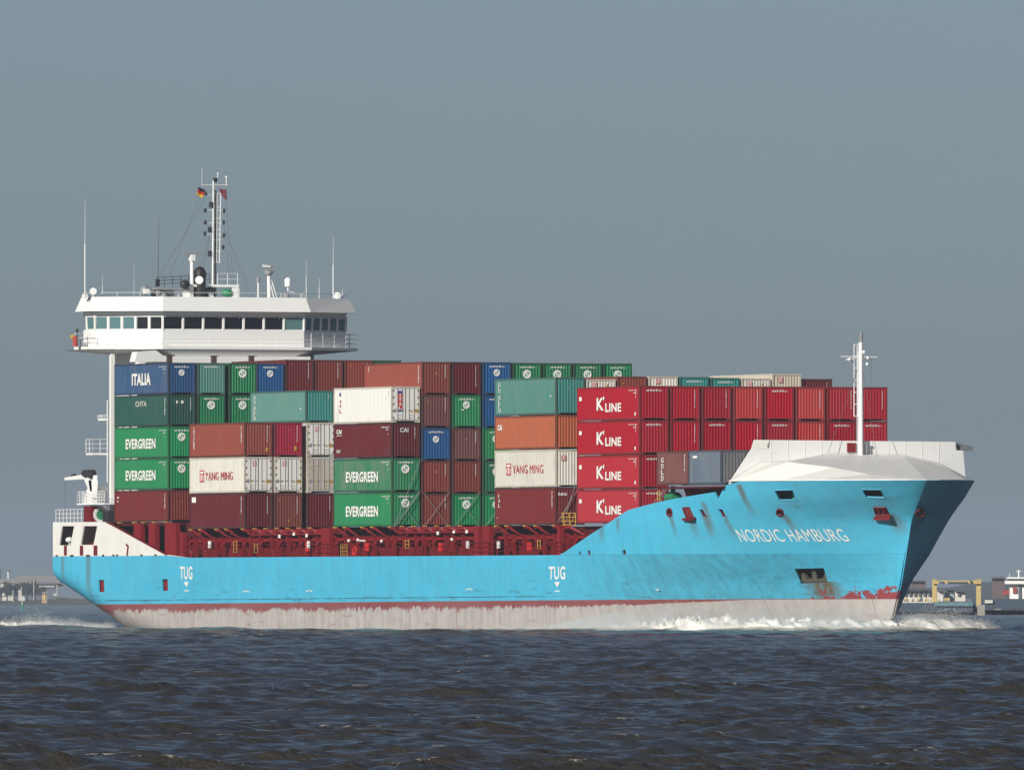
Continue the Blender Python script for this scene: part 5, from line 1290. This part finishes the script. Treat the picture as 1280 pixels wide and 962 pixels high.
def lb(px0, px1, py0, py1, mat, name, lab, cat, dd=0, dep=15, parts=None, group=None):
    d = DL+dd; a = farpt((px0+px1)/2, py1, d); root = empty(name, a, lab, cat, group)
    g = MB(); fbox(g, px0, px1, py0, py1, d, dep, zb=WZ+.5); g.build('wall', mat, root)
    for nm, q, m_ in parts or []:
        g = MB()
        if nm == 'roof': # gabled
            x0, x1, y0, y1 = q; a, b_ = farpt(x0, y1, d-1), farpt(x1, y1, d-1); a2, b2 = farpt(x0, y1, d+dep+1), farpt(x1, y1, d+dep+1); c1, c2 = farpt(x0+(x1-x0)*.12, y0, d+dep/2), farpt(x1-(x1-x0)*.12, y0, d+dep/2)
            g.poly([a, b_, c2, c1]); g.poly([b2, a2, c1, c2]); g.poly([a, c1, a2]); g.poly([b_, b2, c2]); g.poly([a, a2, b2, b_])
        else: fbox(g, *q, d-.4, .5)
        g.build(nm, m_, root)
    return root
GW = paint('pale_wall', (.62, .60, .54), .8, .3); GR = paint('pale_roof', (.36, .33, .30), .8, .3); GB = paint('dark_glazing', (.12, .14, .17), .4, .2); GM = paint('grey_blue_wall', (.10, .12, .15), .8, .3)
lb(-60, 1.8, 710, 748, GM, 'office_tower', 'dark blue-grey tower block cut by the left edge', 'building', 500, 30, [('window', (-58, 0, 714+4*k, 716+4*k), GB) for k in range(7)])
lb(10, 70, 733, 750, GM, 'terminal_building', 'long low terminal with a pale curved roof beyond the trees', 'building', 200, 40, [('roof', (14, 75, 719, 729), GR), ('roof', (-20, 82, 724, 733.5), GR), ('fascia', (49, 68, 732, 734.5), GW), ('window', (48, 70, 727, 731), GB)])
lb(1, 18, 727, 750, GW, 'white_house', 'pale gabled house at the far left behind trees', 'building', 60, 15, [('roof', (-2, 20, 723, 728), GR), ('window', (3, 6, 732, 736), GB), ('window', (12, 15, 732, 736), GB)])
lb(23, 31, 730.5, 750, GW, 'white_house', 'small pale house between the two dark shore trees', 'building', 60, 12, [('roof', (22, 33, 727.5, 731), paint('tile_roof', (.16, .06, .04), .8, .3))])
lb(52.5, 58.7, 741, 749.5, paint('hut_orange', (.50, .30, .14), .7, .2), 'beach_hut', 'small orange and yellow hut on the left shore', 'hut', -120, 5, [('door', (54.5, 56.6, 742.5, 749), paint('hut_yellow', (.65, .55, .20), .7, .2)), ('roof', (52, 59.2, 739.8, 741.2), GW)])
# control tower
root = empty('control_tower', farpt(10.5, 722, DL+300), 'small white lookout tower above the roofs at far left', 'tower')
g = MB(); a, b_ = farpt(10.6, 745, DL+300), farpt(10.6, 717, DL+300); g.tube(a, b_, .5, 8); g.build('shaft', GW, root); g = MB(); a, b_ = farpt(10.6, 717.5, DL+300), farpt(10.6, 714.5, DL+300); g.tube(a, b_, .6, 10, .65); g.build('cabin', GW, root); g = MB(); a, b_ = farpt(10.6, 714.5, DL+300), farpt(10.6, 712, DL+300); g.tube(a, b_, .7, 10, .5); g.build('roof', GM, root)
# lamp posts and sea marks
for px, y0, y1, lab in ((42.3, 747, 725, 'tall pale lamp post in front of the dark shore trees'), (23.4, 746, 738, 'short white marker post between the shore trees'), (16.2, 750, 738, 'pale post on the beach left of the white marker'), (71.3, 743, 731, 'thin pale lamp post close to the ship stern')):
    root = empty('lamp_post', farpt(px, y0, DL-60), lab, 'lamp post'); g = MB(); g.tube(farpt(px, y0+3, DL-60), farpt(px, y1, DL-60), .16, 6); g.build('pole', GW, root)
    g = MB(); g.tube(farpt(px-.8, y1, DL-60), farpt(px+.8, y1, DL-60), .18, 6); g.build('lamp_head', GW, root)
LEAF = paint('far_foliage', (.030, .045, .022), .9, .5, (.06, .065, .03)); BARK = paint('bark', (.08, .06, .045), .9, .3)
def tree(px, py0, wpx, hpx, d, lab, group, seed):
    r = random.Random(seed); a = farpt(px, py0, d); k = PXM(d); root = empty('broadleaf_tree', a, lab, 'tree', group)
    g = MB(); H_ = hpx*k; W__ = wpx*k/2; g.tube((a.x, a.y, WZ+.5), (a.x, a.y, a.z+H_*.5), .35, 7, .15); 
    for _ in range(4): g.tube((a.x, a.y, a.z+H_*.2), (a.x+r.uniform(-.6, .6)*W__, a.y+r.uniform(-.6, .6)*W__, a.z+H_*.7), .15, 5, .05)
    g.build('trunk', BARK, root)
    g = MB(); lobes = [(r.gauss(0, .42), r.gauss(0, .42), r.uniform(.25, .85)) for _ in range(16)]
    for i in range(1500):
        l = lobes[r.randrange(16)]; x = a.x+(l[0]+r.gauss(0, .16))*W__*1.15; y = a.y+(l[1]+r.gauss(0, .16))*W__*1.15; z = a.z+(l[2]+r.gauss(0, .10))*H_; s = r.uniform(.25, .6)*max(1, W__/4)
        v = [Vector((r.gauss(0, 1), r.gauss(0, 1), r.gauss(0, 1))).normalized()*s for _ in range(3)]; g.poly([(x+q.x, y+q.y, z+q.z) for q in v])
    g.build('crown', LEAF, root); return root
for i, (px, wv, hv_) in enumerate(((9, 11, 19), (17.5, 13, 17), (34, 13, 20), (44, 13, 21), (2, 7, 12), (53, 8, 12))):
    tree(px, 746, wv, hv_, DL-20+7*i, ['dark bushy tree left of the white marker posts', 'dark round tree beside the white marker posts', 'dark tree left of the tall pale lamp post', 'dark tree behind the tall pale lamp post', 'low dark tree at the left picture edge', 'low dark bush right of the tall lamp post'][i], 'trees on the left shore', 40+i)
for px, w_, lab in ((4.5, 4, 'white van parked on the shore at far left'), (69, 5, 'small pale car parked near the ship stern')):
    a = farpt(px, 744, DL-90); k = PXM(DL-90); root = empty('parked_car', a, lab, 'car'); g = MB()
    fbox(g, px-w_/2, px+w_/2, 742, 744.5, DL-90, 2.0); fbox(g, px-w_/2+.6, px+w_/2-.7, 740.6, 742, DL-90+.1, 1.8); g.build('body', GW, root)
    g = MB(); fbox(g, px-w_/2+.9, px+w_/2-1.0, 740.9, 741.8, DL-90, .15); g.build('window', GB, root)
    for q in (-.3, .3): g = MB(); c_ = farpt(px+w_*q, 744.6, DL-90); g.tube(c_, c_+Vector((fw[0], fw[1], 0))*.3, .35, 8); g.build('wheel', BLK, root)
# green channel buoy
root = empty('channel_buoy', Vector(far(27.7, 3200)), 'green channel buoy with a pale topmark off the left shore', 'buoy'); d = 3200
g = MB(); g.tube(farpt(27.7, 762.5, d), farpt(27.7, 754.5, d), .17, 10, .14); g.build('body', paint('buoy_green', (.01, .30, .20), .5, .2), root); g = MB(); g.tube(farpt(27.7, 763.5, d), farpt(27.7, 761.5, d), .30, 12); g.build('float', paint('buoy_green', (.01, .30, .20)), root); g = MB(); g.tube(farpt(27.7, 754.5, d), farpt(27.7, 750, d), .14, 8, .05); g.build('topmark', GW, root)

# right shore: dock, gantry crane, sheds, moored ship
DR = 2300
terrain('right_shore', 1000, 1700, DR-40, DR+900, lambda px, t: 1.3+1.2*min(1, t*6)+(.6*math.sin(px*.05))*t, LANDM)
terrain('hills', 850, 1900, 7000, 9500, lambda px, t: 3+(7.5+1.8*math.sin(px*.021)+.9*math.sin(px*.067+1)+.5*math.sin(px*.19))*min(1, t*2), HILL)
def rb(px0, px1, py0, py1, mat, name, lab, cat, dd=0, dep=15, parts=None, group=None):
    global DL
    s_ = DL; DL = DR; o = lb(px0, px1, py0, py1, mat, name, lab, cat, dd, dep, parts, group); DL = s_; return o
DOCKB = paint('dock_wall_blue', (.05, .075, .11), .8, .5, (.08, .09, .10))
rb(1080, 1215, 753, 764.5, DOCKB, 'quay_wall', 'dark blue quay wall with its water reflection built in, behind the bow wave', 'quay wall', -42, 20)  # wall reaches lower, standing in for its dark reflection on the water
rb(1215, 1340, 748, 767, DOCKB, 'moored_hull', 'long dark blue hull moored at the right edge', 'ship', -22, 16, [('white_nameplate', (1231, 1241, 749.5, 753.5), GW), ('hatch', (1243, 1251.5, 761, 769), GW)])
rb(1126, 1165.5, 738, 744.5, GW, 'warehouse', 'long white warehouse left of the yellow gantry', 'building', 60, 30, [('roof', (1125, 1166, 735.5, 738.2), GM)]+[('door', (1130+6*i, 1133+6*i, 740, 744.5), GB) for i in range(6)])
rb(1171.5, 1179, 737.5, 744.5, GW, 'warehouse', 'small white shed just inside the left gantry leg', 'building', 60, 18, [('roof', (1171, 1179.5, 736, 738), GM)])
rb(1181.5, 1192.5, 736.5, 742, paint('pale_blue_wall', (.25, .32, .38), .7, .3), 'warehouse', 'pale blue shed under the middle of the gantry', 'building', 70, 18, [('roof', (1181, 1193, 735, 737), GM), ('window', (1183, 1186, 738, 740.5), GB), ('window', (1188, 1191, 738, 740.5), GB)])
rb(1193.8, 1206.5, 738.7, 744.5, GW, 'warehouse', 'white shed under the right part of the gantry', 'building', 60, 18, [('roof', (1193.5, 1207, 737, 739), GM), ('door', (1197, 1200, 741, 744.5), GB)])
# gantry crane
root = empty('gantry_crane', farpt(1196, 764, DR-35), 'yellow gantry crane spanning the dock right of the bow', 'crane'); YG = paint('gantry_yellow', (.52, .39, .14), .6, .3)
for px0, px1, py0, py1 in ((1165.2, 1171, 724.5, 752), (1220.2, 1226.2, 725, 757)):
    g = MB(); fbox(g, px0, px1, py0, py1, DR-35, 1.2, zb=WZ+1); g.build('leg', YG, root)
g = MB(); fbox(g, 1166, 1226.5, 725, 729.3, DR-35.5, 2.2); g.build('girder', YG, root)
g = MB(); fbox(g, 1165.5, 1170.5, 723.6, 725.4, DR-35.6, 2.4); fbox(g, 1219.5, 1226.8, 723.8, 725.4, DR-35.6, 2.4); g.build('end_housing', YG, root)
g = MB()
for k in range(11): x = 1184+2.3*k; fbox(g, x, x+1.3, 726.2, 728.4, DR-35.9, .2)
g.build('girder_lettering', GB, root)
g = MB(); fbox(g, 1173.5, 1178.5, 726, 729, DR-36, 2.6); fbox(g, 1212, 1214, 725, 728, DR-36, 2.6); g.build('trolley', GM, root)
g = MB(); fbox(g, 1221.6, 1231, 755.5, 769.5, DR-100, 6, zb=WZ-.3); o = g.build('dolphin', paint('concrete', (.30, .28, .25), .9, .4), None); tag(o, 'pale concrete block standing in the water below the gantry leg', 'mooring block')
# coloured vans and skips on the quay
cols_ = [GW, YG, GW, GR, YG, GM, YG, GW, paint('skip_orange', (.5, .22, .05), .6, .3), GW, YG, YG]
for k in range(12):
    px = 1124+5.5*k+1.5*math.sin(k*2.1); w_ = 3.2+.8*math.sin(k*1.3); d = DR-20
    root = empty('quay_van', farpt(px, 751, d), ['white', 'yellow', 'white', 'pale', 'yellow', 'grey', 'yellow', 'white', 'orange', 'white', 'yellow', 'yellow'][k]+' van, '+['first', 'second', 'third', 'fourth', 'fifth', 'sixth', 'seventh', 'eighth', 'ninth', 'tenth', 'eleventh', 'last'][k]+' from the left in the row on the dock', 'van', 'vans parked on the dock')
    g = MB(); fbox(g, px, px+w_, 747.2+.5*math.sin(k), 751, d, 2.2); fbox(g, px-.7, px, 748.8, 751, d, 2.0); g.build('body', cols_[k], root)
    g = MB(); fbox(g, px-.6, px-.1, 749, 750, d-.1, .1); g.build('window', GB, root)
    g = MB(); 
    for q in (.0, w_-.6): c_ = farpt(px+q, 751.2, d); g.tube(c_, c_+Vector((fw[0], fw[1], 0))*.3, .1, 8)
    g.build('wheel', BLK, root)
rb(1168, 1216, 752, 757.5, DOCKB, 'barge', 'low dark barge with a teal topside band lying under the gantry crane', 'barge', -60, 8, [('topside_band', (1167.8, 1216.2, 752.3, 757), paint('barge_teal', (.08, .20, .23), .6, .4)), ('coaming', (1176, 1210, 751, 752.2), GM)])
# moored ship's superstructure at the right edge
root = empty('moored_ship', farpt(1268, 748, DR-60), 'white bridge of a moored ship cut by the right edge', 'ship'); d = DR-60
g = MB(); fbox(g, 1262, 1300, 730, 748, d, 8); fbox(g, 1264, 1300, 724, 731, d, 8); g.build('superstructure', WHITE, root)
g = MB(); fbox(g, 1256, 1300, 725.5, 729.5, d-1, 8); fbox(g, 1258.5, 1300, 721, 723, d-1, 8); g.build('bridge_wing', WHITE, root)
g = MB(); fbox(g, 1259, 1300, 723, 725.5, d-.5, 7); g.build('window', GB, root)
g = MB(); fbox(g, 1266, 1271, 734, 741, d-.3, .4); g.build('red_panel', paint('dull_red', (.28, .05, .05), .7, .3), root)
g = MB(); fbox(g, 1253, 1261.5, 737, 743, d+9, 5); g.build('crane_base', paint('dull_red', (.28, .05, .05), .7, .3), root)
g = MB(); fbox(g, 1273, 1276, 731, 748, d-.3, .4); g.build('stair_recess', GM, root)
g = MB(); g.tube(farpt(1273.5, 722, d), farpt(1273.5, 712, d), .12, 6); g.tube(farpt(1270, 713.5, d), farpt(1277, 713.5, d), .06, 5); g.tube(farpt(1262, 722, d), farpt(1262, 717, d), .05, 5); g.build('mast', WHITE, root)
rb(1120, 1134, 728, 736, paint('dark_red_wall', (.10, .06, .06), .8, .3), 'far_mill', 'dull dark block on the skyline just right of the bow', 'building', 1500, 30, [('roof', (1119, 1135, 726.5, 728.4), GM)])
rb(1139, 1157, 726.5, 736, paint('far_red_wall', (.11, .08, .08), .8, .3), 'far_mill', 'dull reddish mill block left of the yellow gantry', 'building', 1500, 30, [('roof', (1138, 1158, 725, 727), GM)])
rb(1240, 1256, 722, 740, paint('far_red_wall', (.11, .08, .08)), 'far_mill', 'dark reddish hall behind the moored ship bridge', 'building', 1200, 30, [('roof', (1238, 1257, 721, 723), GM)])

# ------------------------------------------------------------------ haze
HAZE = 1
if HAZE:
    g = MB(); g.box(-10500, 1700, -3500, 5500, WZ-6, 60); m = bpy.data.materials.new('haze'); m.use_nodes = True; t = m.node_tree; t.nodes.clear()
    pv = t.nodes.new('ShaderNodeVolumePrincipled'); pv.inputs['Density'].default_value = .000055; pv.inputs['Color'].default_value = (.66, .78, .95, 1); pv.inputs['Anisotropy'].default_value = 0
    o_ = t.nodes.new('ShaderNodeOutputMaterial'); t.links.new(pv.outputs[0], o_.inputs['Volume']); hz = g.build('haze', m); tag(hz, 'thin blue-grey haze over the estuary', 'haze', kind='stuff')
